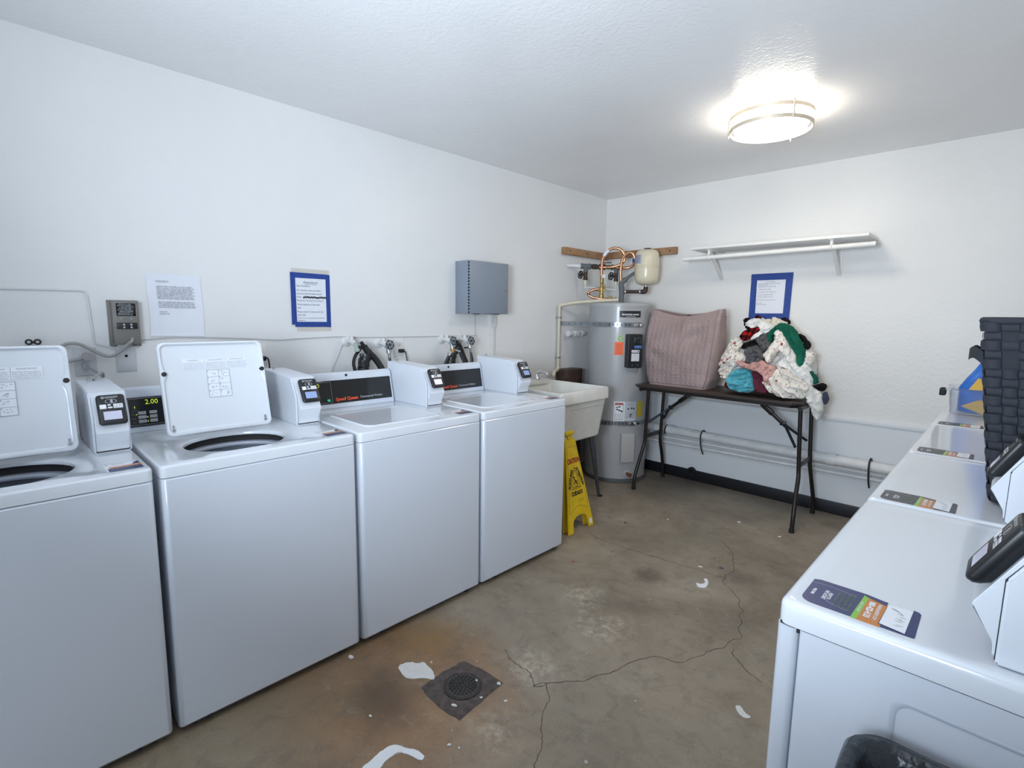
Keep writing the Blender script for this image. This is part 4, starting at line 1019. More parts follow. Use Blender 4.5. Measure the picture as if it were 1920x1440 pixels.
part('lettering', tx, mat('navy_ink', (.06, .07, .16), .6), lb)
t = thing('drain_pipe', 'cream plastic relief pipe dropping from the heater top to the sink', 'pipe', (.03, -.70, .89))
cp = [(.405, -.378, 1.530), (.30, -.455, 1.522), (.20, -.545, 1.512), (.10, -.635, 1.497), (.045, -.690, 1.480)]
part('upper_run', MB().tube(cp, .0135, 12), PVC, t)
b = MB(); b.tube(catmull([(.060, -.676, 1.485), (.036, -.698, 1.478), (.030, -.704, 1.458)], 5), .0165, 12); part('elbow', b, PVC, t)
part('downpipe', MB().tube([(.030, -.704, 1.47), (.030, -.704, .935)], .0125, 12), PVC, t)
b = MB(); b.tube(catmull([(.030, -.704, .945), (.034, -.715, .925), (.05, -.76, .918)], 5), .016, 12); b.tube([(.05, -.755, .918), (.085, -.82, .915)], .0125, 12); b.tube(catmull([(.08, -.81, .916), (.09, -.83, .912), (.092, -.835, .885)], 5), .016, 12)
part('lower_elbow', b, PVC, t)
for z in (1.375, 1.03): part('pipe_clip', MB().box(.0, .046, -.718, -.690, z-.006, z+.006, .002), GALV, t)
t = thing('wall_pipe_fitting', 'white pipe coupling on the left wall half hidden behind the heater', 'pipe', (.03, -.56, 1.24))
b = MB(); b.tube([(.045, -.60, 1.235), (.045, -.36, 1.235)], .020, 14)
for y in (-.585, -.50, -.46, -.40): b.tube([(.045, y-.012, 1.235), (.045, y+.012, 1.235)], .027, 14)
b.tube([(.0, -.50, 1.235), (.045, -.50, 1.235)], .018, 12)
part('coupling', b, WPIPE, t)
# backing boards
solo('backing_board', MB().box(0, .040, -.660, 0, 1.912, 1.972, .003), WOOD, 'bare wooden board nailed to the left wall above the heater', 'board', (.02, -.33, 1.912))
solo('backing_board', MB().box(.041, .735, -.040, 0, 1.920, 1.980, .003), WOOD, 'bare wooden board on the back wall behind the expansion tank', 'board', (.39, -.02, 1.92))
bd = bpy.data.objects['backing_board']
for nm, pts in (('backing_board', [(.0405, -.59, 1.945), (.0405, -.35, 1.940)]), ('backing_board.001', [(.68, -.0405, 1.948)])):
    par = bpy.data.objects[nm]
    for q in pts:
        d = V((1, 0, 0)) if q[0] < .05 else V((0, -1, 0)); part('nail_hole', MB().cyl(V(q)-d*.002, V(q)+d*.0008, .006, 8), HOLE, par)

# ---------------------------------------------------------------- laundry sink, block, caution sign
t = thing('laundry_sink', 'cream plastic laundry tub on grey steel legs beside the heater', 'sink', (.44, -1.24, 0))
sx0, sx1, sy0, sy1 = .150, .742, -1.540, -.965
rings = []
for d, z, r in ((.050, .505, .05), (.040, .515, .05), (.012, .785, .035), (.010, .790, .03), (-.002, .792, .03), (.0, .862, .025), (.006, .872, .02), (.022, .872, .02), (.030, .862, .03), (.045, .60, .05), (.065, .540, .06), (.20, .532, .05)):
    rings.append([(x, y, z) for x, y in rrect(sx0+d, sx1-d, sy0+d, sy1-d, r, 5)])
part('basin', MB().loft(rings), TUB, t)
part('faucet_deck', MB().box(.115, .20, -1.50, -1.0, .845, .885, .012), TUB, t)
part('drain', MB().lathe([(.035, .533), (.035, .537), (.02, .536), (.003, .534)], (.44, -1.25), 20), CHROME, t)
part('mould_line', MB().box(.7255, .7275, -1.42, -1.02, .742, .7445), mat('tub_line', (.40, .38, .33), .6), t)
part('stencil', MB().rects([(0, 0, 0, 0)]) if False else MB().box(.7245, .7265, -1.26, -1.13, .762, .765), mat('tub_line', (.40, .38, .33), .6), t)
for y, e in ((-1.02, .09), (-1.48, -.06)):
    for x, ex in ((.655, .012), (.235, -.02)):
        b = MB(); w = .030
        a0, a1 = V((x, y, .515)), V((x+ex, y+e, 0.0))
        L1 = lambda p_, k: [p_+V((0, 0, 0)), p_+V((-k if x > .4 else k, 0, 0)), p_+V((-k if x > .4 else k, .003*(1 if e < 0 else -1), 0)), p_+V((.003*(-1 if x > .4 else 1), .003*(1 if e < 0 else -1), 0)), p_+V((.003*(-1 if x > .4 else 1), k*(1 if e < 0 else -1), 0)), p_+V((0, k*(1 if e < 0 else -1), 0))]
        b.loft([L1(a0, .060), L1(a1, .024)])
        lg = part('leg', b, LEGSTEEL, t, smooth=False)
        part('foot', MB().box(a1.x-.014, a1.x+.014, a1.y-.014, a1.y+.014, 0, .012, .002), RUBBER, lg)
f = part('faucet', MB().lathe([(.026, .884), (.026, .890), (.021, .896), (.014, .918), (.011, .93), (.003, .934)], (.170, -1.138), 18), CHROME, t)
part('spout', MB().tube(catmull([(.170, -1.138, .915), (.185, -1.132, .938), (.215, -1.12, .945), (.245, -1.108, .938), (.252, -1.105, .922)], 5), [.010]*10+[.009]*11, 12), CHROME, f)
part('handle', MB().tube(catmull([(.170, -1.138, .93), (.168, -1.134, .945), (.185, -1.10, .957)], 5), .006, 8), CHROME, f)
solo('wooden_block', MB().box(.012, .138, -.710, -.492, 0, .930, .006), BROWNBLK, 'dark brown worn block behind the sink against the corner wall', 'block', (.075, -.63, 0))
# caution sign
t = thing('caution_sign', 'yellow folding wet floor caution sign leaning on the laundry sink', 'sign', (.93, -1.56, 0))
F = frame((.962, -1.562, .004), EY, (-.150, .028, .640))
Ln = .648
def panel(F, nm):
    pts = [(-.136, 0), (-.082, 0), (-.080, .058), (-.070, .082), (-.045, .098), (0, .104), (.045, .098), (.070, .082), (.080, .058), (.082, 0), (.136, 0), (.052, .585), (.046, .592), (-.046, .592), (-.052, .585)]
    m = MB(F); m.prism(pts, -.010, .0)
    bmesh.ops.bevel(m.bm, geom=m.bm.edges[:], offset=.0025, segments=2, affect='EDGES')
    return part(nm, m, YELLOW, t)
pn = panel(F, 'front_panel')
panel(frame((.918, -1.560, .004), EY, (-.110, .026, .640)), 'back_panel')
h = MB(F); h.prism([(-.022, .588), (.022, .588), (.016, .606), (.028, .622), (-.028, .622), (-.016, .606)], -.018, -.002); h.box(-.046, .046, .622, .648, -.026, .006, .005); h.box(-.046, .046, .614, .626, -.026, -.014, .004)
part('handle', h, YELLOW, t)
ln = MB(F)
for d, dz in ((0, 0),):
    q = catmull([(-.098, .12, 0), (-.085, .112, 0), (-.06, .132, 0), (0, .150, 0), (.06, .132, 0), (.085, .112, 0), (.098, .12, 0)], 5); ln.tube([p_+V((0, .012, 0)) for p_ in q], .0018, 6)
ln.tube([(-.098, .13, 0), (-.052, .50, 0), (-.046, .545, 0), (.046, .545, 0), (.052, .50, 0), (.098, .13, 0)], .0016, 6)
ln.tube([(.008, .185, 0), (.060, .185, 0), (.060, .197, 0), (.008, .197, 0)], .0016, 6, closed=True)
part('moulded_line', ln, YDARK, pn)
tx = MB(F); add_text(tx, 'CAUTION', .044, T(0, .452, .0014), xs=.64, bold=.0022); part('caution_lettering', tx, SIGNRED, pn, label='red CAUTION lettering')
tx = MB(F)
def ang_text(s_, cx, cy, a, size, xs): add_text(tx, s_, size, T(cx, cy, .0012) @ Matrix.Rotation(a, 4, 'Z'), xs=xs, bold=.0020)
ang_text('ACHTUNG', -.049, .338, math.radians(67), .034, .76); ang_text('ATTENTION', .047, .345, math.radians(-66), .032, .74); ang_text('CUIDADO', 0, .242, 0, .036, .72)
def tri(k, cy=.322): return [(-.050*k, cy-.052*k, .0012), (.050*k, cy-.052*k, .0012), (.006*k, cy+.085*k, .0012), (-.006*k, cy+.085*k, .0012)]
tx.loft([tri(1.0), tri(.93)], False, False); tx.loft([tri(.80), tri(.74)], False, False)
tx.tube([(-.012, .335, .001), (.0, .318, .001), (.014, .296, .001)], .004, 6); tx.tube([(-.004, .320, .001), (-.018, .300, .001)], .003, 6); tx.tube([(.004, .316, .001), (.016, .322, .001)], .003, 6); tx.cyl((-.014, .345, 0), (-.014, .345, .003), .006, 10); tx.tube([(-.018, .288, .001), (.020, .284, .001)], .0016, 6)
part('warning_lettering', tx, SIGNBLK, pn, label='black warning triangle and foreign language lettering')
part('corner_sticker', MB(F).rects([(.090, .018, .116, .052)], .0012), WPRINT, pn)

# ---------------------------------------------------------------- folding table
TZ = .852
t = thing('folding_table', 'narrow brown folding table with bent tube legs along the back wall', 'table', (1.30, -.33, 0))
c = .045
pts = [(.70, -.575+c), (.70+c, -.575), (1.915-c, -.575), (1.915, -.575+c), (1.915, -.085-c), (1.915-c, -.085), (.70+c, -.085), (.70, -.085-c)]
def ptop(d, z): return [(1.3075+(x-1.3075)*(1-d/.6), -.33+(y+.33)*(1-d/.245), z) for x, y in pts]
part('tabletop', MB().loft([ptop(.002, TZ-.020), ptop(0, TZ-.018), ptop(0, TZ-.003), ptop(.003, TZ)]), TABLETOP, t)
part('edge_band', MB().loft([ptop(-.002, TZ-.017), ptop(-.0035, TZ-.011), ptop(-.002, TZ-.005)], False, False), mat('table_edge', (.03, .022, .02), .35), t)
part('apron_rail', MB().loft([ptop(.02, TZ-.040), ptop(.02, TZ-.018)], True, False), TABLEM, t)
for xe, xf, s_ in ((.787, .760, 1), (1.896, 1.937, -1)):
    part('cross_tube', MB().cyl((xe-.02*s_, -.565, TZ-.035), (xe-.02*s_, -.095, TZ-.035), .0145, 12), TABLEM, t)
    for y0, y1 in ((-.475, -.593), (-.215, -.112)):
        xm = (xe+xf)/2
        lg = part('leg', MB().tube(catmull([(xe, y0, TZ-.03), (xe+(xm-xe)*.5, y0, .60), (xm, y0, .40), (xm+(xf-xm)*.3, y0+(y1-y0)*.12, .33), (xm+(xf-xm)*.6, y0+(y1-y0)*.55, .22), (xf, y0+(y1-y0)*.92, .10), (xf, y1, .012)], 6), .0138, 12), TABLEM, t)
        part('foot_cap', MB().cyl((xf, y1, 0), (xf, y1, .022), .0165, 14), RUBBER, lg)
    xc_ = (xe+xf)/2
    part('crossbar', MB().box(xc_-.004, xc_+.004, -.475, -.215, .405, .440, .002), TABLEM, t)
    xa, xb = xe+.32*s_, xe+.135*s_
    b = MB(); F = frame((xa, -.345, TZ-.035), V((xb-xa, 0, .665-TZ+.035)), (0, 1, 0)); Lb = V((xb-xa, 0, .665-TZ+.035)).length
    b.M = F; b.box(-.01, Lb+.03, -.012, .012, -.012, .012, .003); b.box(.05, Lb*.62, -.015, .015, -.017, .017, .004)
    br = part('brace', b, TABLEM, t)
    for y0 in (-.475, -.215):
        q = MB(); q.tube([(xb, -.345, .672), (xb-.03*s_, -.345+(y0+.345)*.15, .64), (xe+.012*s_, y0, .545)], .0095, 8); part('brace_arm', q, mat('blue_black_steel', (.03, .035, .045), .35, .5), br)
    part('brace_knuckle', MB().box(xb-.018, xb+.018, -.360, -.330, .652, .682, .004), TABLEM, br)

# ---------------------------------------------------------------- quilted bag
t = thing('quilted_bag', 'mauve quilted fabric bag standing open on the folding table', 'bag', (1.0, -.34, TZ))
NU, NV_ = 300, 110
raw = [(math.copysign(abs(math.cos(a))**.32, math.cos(a)), math.copysign(abs(math.sin(a))**.32, math.sin(a))) for a in [2*PI*i/20000 for i in range(20001)]]
acc = [0]
for (xa, ya), (xb, yb) in zip(raw, raw[1:]): acc.append(acc[-1]+math.hypot((xb-xa)*.285, (yb-ya)*.125))
BT = []; jj = 0
for i in range(NU+1):
    while jj < 20000 and acc[jj] < acc[-1]*i/NU: jj += 1
    BT.append(raw[jj])
U0 = min(range(NU), key=lambda i: abs(BT[i][0]-.97)+abs(BT[i][1]+.97))
def bag_pt(u, v_, inner=0):
    z = TZ+.002+.600*v_
    w = .262+.030*v_+.012*math.sin(v_*PI)-.02*max(0, .12-v_)/.12
    d = .120+.018*math.sin(v_*PI)-.075*max(0, (v_-.45)/.55)**1.6
    ca, sa = BT[int(round(u*NU)) % NU]
    x = w*ca; y = d*sa
    n_ = noise.noise(V((x*4, y*4, z*4)))*.022+noise.noise(V((x*9+4, y*6, z*10)))*.009
    front = max(0, -sa)
    # soft diagonal dent toward the right of the front face
    dent = math.exp(-(((x-.10)/.11)**2+((v_-.55-.6*x)/.13)**2))*.048*front+math.exp(-(((x+.16)/.10)**2+((v_-.30+.5*x)/.08)**2))*.016*front
    q = 0
    if .035 < v_ < .90: q = .0042*abs(math.sin(PI*(x/.040+.10*math.sin(z*120))))**.7+.0011*abs(math.sin(z*120))
    y += dent*1 - (q if sa < 0 else -q) + n_*(1 if sa < 0 else .5)
    if v_ > .90: # hem
        y -= .003*(1 if sa < 0 else -1)
    # sagging mouth
    sag = .055*max(0, v_-.8)/.2*math.cos(min(1, abs(x)/w)*PI/2)**1.3*(1 if sa < 0 else .7)
    z -= sag
    tilt = .03*v_
    if inner: x *= .985; y *= .80
    return (1.002+x+.004*n_*10, -.345+y+tilt, z)
mb = MB().grid(lambda i, j: bag_pt(i/NU, j/NV_), NU, NV_+1, True)
part('body', mb, MAUVE, t, ang=80)
mb = MB(); mb.grid(lambda i, j: bag_pt(i/NU, 1-.16*j/8, 1 if j else 0), NU, 9, True)
part('lining', mb, MAUVED, t, ang=80)
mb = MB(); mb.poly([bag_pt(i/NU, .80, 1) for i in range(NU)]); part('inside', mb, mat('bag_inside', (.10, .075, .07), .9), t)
mb = MB(); mb.poly([bag_pt(i/NU, 0) for i in range(NU)]); part('bottom', mb, MAUVED, t)
pip = MB(); pip.tube([bag_pt(U0/NU, k/40) for k in range(41)], .0045, 6); part('corner_piping', pip, MAUVED, t)
pip = MB(); pip.tube([V(bag_pt(i/NU, .905))+V((0, -.003 if i > NU/2 else .003, 0)) for i in range(NU)], .003, 6, closed=True); part('hem_piping', pip, MAUVED, t)

# ---------------------------------------------------------------- heap of laundry
FLORAL = spotted('floral_cotton', (.78, .74, .68), [(38, .20, (.22, .30, .16), 0), (30, .20, (.58, .33, .30), 3.1), (17, .17, (.33, .06, .07), 7.7), (46, .16, (.15, .16, .12), 5.2)])
FLORAL2 = spotted('floral_cotton_dense', (.76, .72, .66), [(50, .26, (.40, .12, .13), 1), (62, .22, (.18, .20, .13), 4), (28, .2, (.30, .03, .05), 2.2)])
PINKD = spotted('pink_dotted_cotton', (.50, .27, .245), [(110, .34, (.80, .64, .58), 0), (95, .26, (.40, .16, .16), 2)])
HEATH = spotted('grey_heather_knit', (.035, .035, .038), [(120, .40, (.13, .13, .135), 0), (150, .30, (.36, .36, .37), 3)], .95)
BURG = mat('burgundy_knit', (.105, .022, .038), .9, bs=160, bstr=.8, bdist=.003, var=.3, vscale=90)
TURQ = mat('turquoise_terry', (.07, .335, .41), .9, bs=150, bstr=.7, bdist=.003, var=.3, vscale=26, sheen=.3)
GREEN = mat('green_knit', (.008, .105, .066), .85, var=.25, vscale=12, bs=200, bstr=.3)
BLACKC = mat('black_cloth', (.010, .009, .010), .9, bs=120, bstr=.4)
NAVYC = mat('navy_cloth', (.016, .018, .04), .9, bs=120, bstr=.4)
WHITEC = mat('white_cotton', (.80, .79, .76), .85, bs=60, bstr=.3, bdist=.003)
LACE = spotted('white_lace', (.78, .77, .73), [(85, .28, (.66, .64, .60), 0), (50, .14, (.58, .56, .52), 3)])
CREAMC = mat('cream_cotton', (.72, .67, .58), .85, bs=60, bstr=.3, bdist=.003)
DRED = mat('dark_red_cloth', (.13, .008, .010), .9, bs=100, bstr=.4)
PLAID = plaid_mat('red_black_plaid')
SOCKM = mat('grey_navy_cloth', (.05, .06, .10), .9, var=.7, vscale=40)
for m_ in (BLACKC, NAVYC, DRED, BURG, GREEN, TURQ, HEATH, PLAID, FLORAL, FLORAL2, PINKD, WHITEC, CREAMC, LACE): dull(m_)
G = {
'floral_left':[(1.397,1.256),(1.352,1.23),(1.316,1.162),(1.299,1.076),(1.297,.993),(1.337,.951),(1.393,.941),(1.403,1.006),(1.439,1.044),(1.473,1.081),(1.514,1.107),(1.48,1.139),(1.41,1.134),(1.445,1.171),(1.435,1.217)],
'turq':[(1.399,.948),(1.425,1.002),(1.473,1.036),(1.532,1.041),(1.573,1.022),(1.621,.894),(1.55,.88),(1.478,.882),(1.428,.905)],
'burg':[(1.565,1.032),(1.646,1.022),(1.706,.924),(1.701,.889),(1.622,.885),(1.595,.963)],
'dred':[(1.379,.939),(1.373,.893),(1.412,.882),(1.452,.881),(1.411,.926)],
'navy':[(1.69,.905),(1.751,.882),(1.779,.876),(1.715,.93)],
'pink':[(1.455,1.08),(1.482,1.093),(1.559,1.065),(1.624,1.109),(1.675,1.074),(1.721,1.071),(1.731,1.023),(1.7,.956),(1.681,.954),(1.652,1.017),(1.579,1.033),(1.506,1.05)],
'floral_front':[(1.67,.959),(1.708,.914),(1.78,.876),(1.868,.871),(1.904,.873),(1.911,.916),(1.93,.948),(1.848,1.003),(1.776,1.058),(1.726,1.045),(1.719,1.012),(1.688,.971)],
'lace':[(1.875,.967),(1.931,.943),(1.978,.912),(1.993,.836),(1.99,.754),(1.978,.715),(1.952,.765),(1.931,.836),(1.915,.880),(1.875,.914)],
'white_big':[(1.759,1.215),(1.809,1.157),(1.82,1.103),(1.861,1.073),(1.86,1.121),(1.9,1.064),(1.93,.98),(1.927,.945),(1.848,1.003),(1.776,1.058),(1.724,1.077),(1.75,1.132),(1.749,1.176)],
'floral_collar':[(1.653,1.294),(1.681,1.315),(1.725,1.274),(1.753,1.22),(1.782,1.177),(1.781,1.139),(1.747,1.143),(1.714,1.18),(1.675,1.074),(1.628,1.137),(1.639,1.176),(1.668,1.222),(1.673,1.261)],
'green':[(1.617,1.288),(1.645,1.322),(1.682,1.357),(1.725,1.347),(1.766,1.32),(1.809,1.255),(1.846,1.19),(1.865,1.137),(1.856,1.073),(1.819,1.109),(1.813,1.157),(1.763,1.215),(1.743,1.241),(1.684,1.312),(1.656,1.283),(1.653,1.221),(1.635,1.226)],
'green_low':[(1.901,1.058),(1.945,1.007),(1.954,.975),(1.933,.959),(1.903,1.021)],
'black_r':[(1.783,1.287),(1.812,1.282),(1.87,1.218),(1.865,1.18),(1.847,1.185),(1.819,1.233)],
'floral_r':[(1.853,1.174),(1.888,1.17),(1.915,1.133),(1.908,1.085),(1.888,1.085),(1.856,1.121)],
'black_low':[(1.926,.953),(1.973,.975),(2.0,.943),(1.989,.912),(1.953,.927)],
'sock':[(1.981,.912),(2.004,.912),(2.014,.853),(1.997,.82),(1.989,.864)],
'heather1':[(1.538,1.239),(1.574,1.286),(1.616,1.293),(1.653,1.221),(1.64,1.171),(1.62,1.147),(1.581,1.19)],
'heather2':[(1.479,1.161),(1.533,1.199),(1.579,1.195),(1.633,1.137),(1.631,1.104),(1.59,1.073),(1.513,1.09),(1.515,1.124)],
'black_mid':[(1.443,1.176),(1.456,1.212),(1.509,1.238),(1.549,1.239),(1.555,1.2),(1.514,1.186),(1.471,1.167)],
'plaid':[(1.405,1.262),(1.432,1.299),(1.482,1.318),(1.522,1.343),(1.552,1.303),(1.514,1.261),(1.459,1.224),(1.425,1.228)],
'white_top':[(1.418,1.352),(1.453,1.383),(1.506,1.39),(1.56,1.367),(1.598,1.35),(1.632,1.328),(1.607,1.287),(1.561,1.257),(1.521,1.238),(1.494,1.249),(1.552,1.303),(1.524,1.337),(1.483,1.315),(1.447,1.329)],
'black_tl':[(1.383,1.37),(1.397,1.388),(1.432,1.386),(1.432,1.353),(1.453,1.329),(1.443,1.305),(1.405,1.334)],
'plaid_top':[(1.455,1.395),(1.471,1.419),(1.518,1.39),(1.511,1.375),(1.475,1.374)],
'cream_top':[(1.514,1.401),(1.556,1.378),(1.564,1.39),(1.6,1.379),(1.6,1.399),(1.649,1.38),(1.688,1.369),(1.705,1.347),(1.654,1.328),(1.631,1.316),(1.589,1.344),(1.549,1.367)],
'black_tr':[(1.645,1.391),(1.673,1.403),(1.714,1.369),(1.709,1.35),(1.67,1.363)],
'cream_l':[(1.408,1.122),(1.454,1.143),(1.501,1.129),(1.521,1.102),(1.491,1.082),(1.447,1.085)],
'core':[(1.395,1.376),(1.494,1.389),(1.608,1.391),(1.702,1.358),(1.789,1.282),(1.85,1.191),(1.897,1.101),(1.920,.996),(1.90,.925),(1.86,.872),(1.779,.872),(1.628,.872),(1.457,.872),(1.361,.90),(1.322,.96),(1.334,1.139),(1.379,1.22),(1.416,1.287)],
}
def dome(x, z):
    s_ = min(max((z-.85)/.55, 0), 1.1)
    return -.50+.30*s_**1.4+.22*min(abs(x-1.60)/.42, 1.3)**2.5
def chaikin(p_, n=2):
    for _ in range(n):
        q = []
        for i in range(len(p_)):
            a, b = V((*p_[i], 0)), V((*p_[(i+1) % len(p_)], 0)); q += [tuple(a.lerp(b, .22))[:2], tuple(a.lerp(b, .78))[:2]]
        p_ = q
    return p_
def seg_d(p_, a, b):
    ab = b-a; t_ = max(0, min(1, (p_-a).dot(ab)/max(ab.length_squared, 1e-12))); return (p_-a-ab*t_).length
def garment(name, label, key, m, layer, bulge, fold, fdir, freq, thick=.05, step=.0072, seed=0, grow=1.03):
    cx = sum(x for x, z in G[key])/len(G[key]); cz = sum(z for x, z in G[key])/len(G[key])
    base = chaikin([(cx+(x-cx)*grow, max(cz+(z-cz)*grow, TZ+.012) if key not in ('lace', 'sock') else cz+(z-cz)*grow) for x, z in G[key]])
    rim = []
    for i in range(len(base)):
        a, b = V(base[i]), V(base[(i+1) % len(base)]); n = max(1, int((b-a).length/step+.5))
        rim += [a.lerp(b, k/n) for k in range(n)]
    c0 = V((cx, cz)); rim = [p_+(p_-c0).normalized()*(.009*noise.noise(V((p_.x*22, p_.y*22, seed*4.7)))+.005*noise.noise(V((p_.x*60, p_.y*60, seed))))*(0 if p_.y < TZ+.02 and key not in ('lace', 'sock') else 1) for p_ in rim]
    # merge near-duplicates
    r2 = [rim[0]]
    for p_ in rim[1:]:
        if (p_-r2[-1]).length > step*.35: r2.append(p_)
    if (r2[-1]-r2[0]).length < step*.35: r2.pop()
    rim = r2; n = len(rim)
    xs, zs = [p_.x for p_ in rim], [p_.y for p_ in rim]; rg_ = random.Random(seed+5)
    inner = []; z = min(zs)
    while z < max(zs):
        x = min(xs)
        while x < max(xs):
            p_ = V((x+rg_.uniform(-.25, .25)*step, z+rg_.uniform(-.25, .25)*step)); c = False; j = n-1
            for i in range(n):
                if (rim[i].y > p_.y) != (rim[j].y > p_.y) and p_.x < (rim[j].x-rim[i].x)*(p_.y-rim[i].y)/(rim[j].y-rim[i].y)+rim[i].x: c = not c
                j = i
            if c and min(seg_d(p_, rim[i], rim[(i+1) % n]) for i in range(n)) > step*.45: inner.append(p_)
            x += step
        z += step
    vs, es, fs, *_ = delaunay_2d_cdt(rim+inner, [(i, (i+1) % n) for i in range(n)], [], 1, 1e-5)
    mb = MB(); F_, B_ = [], []
    ca, sa = math.cos(fdir), math.sin(fdir)
    for p_ in vs:
        d = min(seg_d(p_, rim[i], rim[(i+1) % n]) for i in range(n))
        k = min(1, d/.016); f = math.sqrt(max(0, 1-(1-k)**2))
        u, w = p_.x*ca+p_.y*sa, -p_.x*sa+p_.y*ca
        wv_ = .35*noise.noise(V((u*9, w*9, seed*2.3)))
        freq_ = freq*1.45
        nz = noise.noise(V((u*freq_*.24, w*freq_+wv_, seed*3.1)))
        nz2 = noise.noise(V((u*freq_*.6+9, w*freq_*1.9+wv_*2, seed*1.7)))
        nz3 = noise.noise(V((u*freq_*2.0+3, w*freq_*2.6, seed*.7)))
        rid = 1.2*(1-2.6*abs(nz))+.75*(.6-2*abs(nz2))+.35*nz3
        y = dome(p_.x, p_.y)-layer*1.25-bulge*.45*f-fold*2.0*rid*(.45+.55*f)
        yb = min(dome(p_.x, p_.y)-layer+thick*(.08+.92*f), -.032)
        y = min(y, yb-.003)
        F_.append(mb.v((p_.x, y, p_.y))); B_.append(mb.v((p_.x, yb, p_.y)))
    edge_n = {}
    for f in fs:
        mb.face([F_[i] for i in f]); mb.face([B_[i] for i in reversed(f)])
        for a, b in zip(f, list(f[1:])+[f[0]]): edge_n[(a, b)] = 1
    for a, b in list(edge_n):
        if (b, a) not in edge_n: mb.face([F_[b], F_[a], B_[a], B_[b]])
    zb = min(zs)
    return solo(name, mb, m, label, 'clothing', (cx, dome(cx, cz)-layer, zb), 'heap of laundry on the folding table', ang=75)
gl = [
 ('bed_sheet', 'big white crumpled sheet forming the middle of the laundry heap', 'core', WHITEC, -.045, .02, .016, .8, 20, .26, .010),
 ('black_shirt', 'black cloth at the left top of the laundry heap', 'black_tl', BLACKC, -.005, .03, .010, 1.2, 30, .07),
 ('plaid_cuff', 'scrap of red and black plaid on the very top of the laundry heap', 'plaid_top', PLAID, -.02, .02, .006, .4, 30, .05),
 ('black_sock', 'black cloth at the right top corner of the laundry heap, under the notice', 'black_tr', BLACKC, -.01, .025, .008, .4, 30, .05),
 ('cream_blouse', 'cream folded blouse along the top of the laundry heap', 'cream_top', CREAMC, .005, .03, .016, 1.1, 26, .07),
 ('floral_shirt', 'white floral shirt with sleeve hanging at the left of the laundry heap', 'floral_left', FLORAL, .0, .035, .014, 1.1, 20, .10),
 ('cream_sleeve', 'plain cream sleeve left of the grey heathered knit', 'cream_l', CREAMC, .018, .022, .008, .2, 26, .05),
 ('plaid_shirt', 'red and black plaid shirt bunched at the left of the laundry heap', 'plaid', PLAID, .012, .03, .010, .6, 26, .07),
 ('white_shirt', 'white shirt draped over the top left of the laundry heap', 'white_top', WHITEC, .024, .026, .013, .7, 24, .06),
 ('black_leggings', 'black cloth strip below the plaid shirt', 'black_mid', BLACKC, .014, .028, .010, .5, 26, .06),
 ('heathered_sweater', 'grey heathered knit bundle right under the green sweater', 'heather1', HEATH, .020, .035, .013, .9, 22, .07),
 ('heathered_legwarmer', 'grey heathered knit bundle above the pink dotted sleeve', 'heather2', HEATH, .030, .036, .014, .1, 22, .07),
 ('black_vest', 'black cloth at the right side behind the green sweater', 'black_r', BLACKC, .0, .03, .010, 2.2, 26, .06),
 ('floral_cloth', 'small floral bundle at the right edge of the laundry heap', 'floral_r', FLORAL2, .02, .03, .008, 2.0, 24, .06),
 ('white_blouse', 'white blouse spread over the right of the laundry heap', 'white_big', WHITEC, .022, .03, .015, 2.2, 20, .08),
 ('green_sweater', 'dark green sweater draped over the top right of the laundry heap', 'green', GREEN, .038, .026, .010, 2.1, 18, .06),
 ('floral_blouse', 'floral blouse with open collar at the center of the laundry heap', 'floral_collar', FLORAL, .048, .024, .012, 1.2, 20, .06),
 ('green_sleeve', 'dark green sleeve end low at the right of the laundry heap', 'green_low', GREEN, .02, .022, .006, 2.2, 24, .05),
 ('dark_red_cloth', 'dark red cloth tucked under the turquoise towel', 'dred', DRED, .0, .02, .006, .3, 30, .06),
 ('turquoise_towel', 'turquoise plush towel rolled at the bottom left of the laundry heap', 'turq', TURQ, .022, .055, .008, .15, 26, .10),
 ('navy_cloth', 'navy cloth flat on the table at the front of the laundry heap', 'navy', NAVYC, .022, .02, .004, .3, 30, .05),
 ('burgundy_sweater', 'burgundy knit sweater beside the turquoise towel', 'burg', BURG, .022, .045, .007, 1.3, 22, .08),
 ('pink_dress', 'pink dotted dress lying across the front of the laundry heap', 'pink', PINKD, .055, .030, .009, .9, 22, .06),
 ('floral_pants', 'cream floral pants spread at the front of the laundry heap', 'floral_front', FLORAL, .050, .030, .013, 2.5, 20, .07),
 ('lace_skirt', 'white lace skirt hanging over the right end of the table', 'lace', LACE, .035, .026, .010, 1.9, 20, .05),
 ('black_pants', 'black cloth low at the far right of the laundry heap', 'black_low', BLACKC, .02, .025, .008, .4, 26, .06),
 ('grey_sock', 'grey and navy cloth dangling behind the lace skirt', 'sock', SOCKM, .02, .014, .006, 1.6, 26, .04),
]
for k, g_ in enumerate(gl): garment(*g_, seed=k, grow=.91 if g_[2] == 'core' else 1.05)

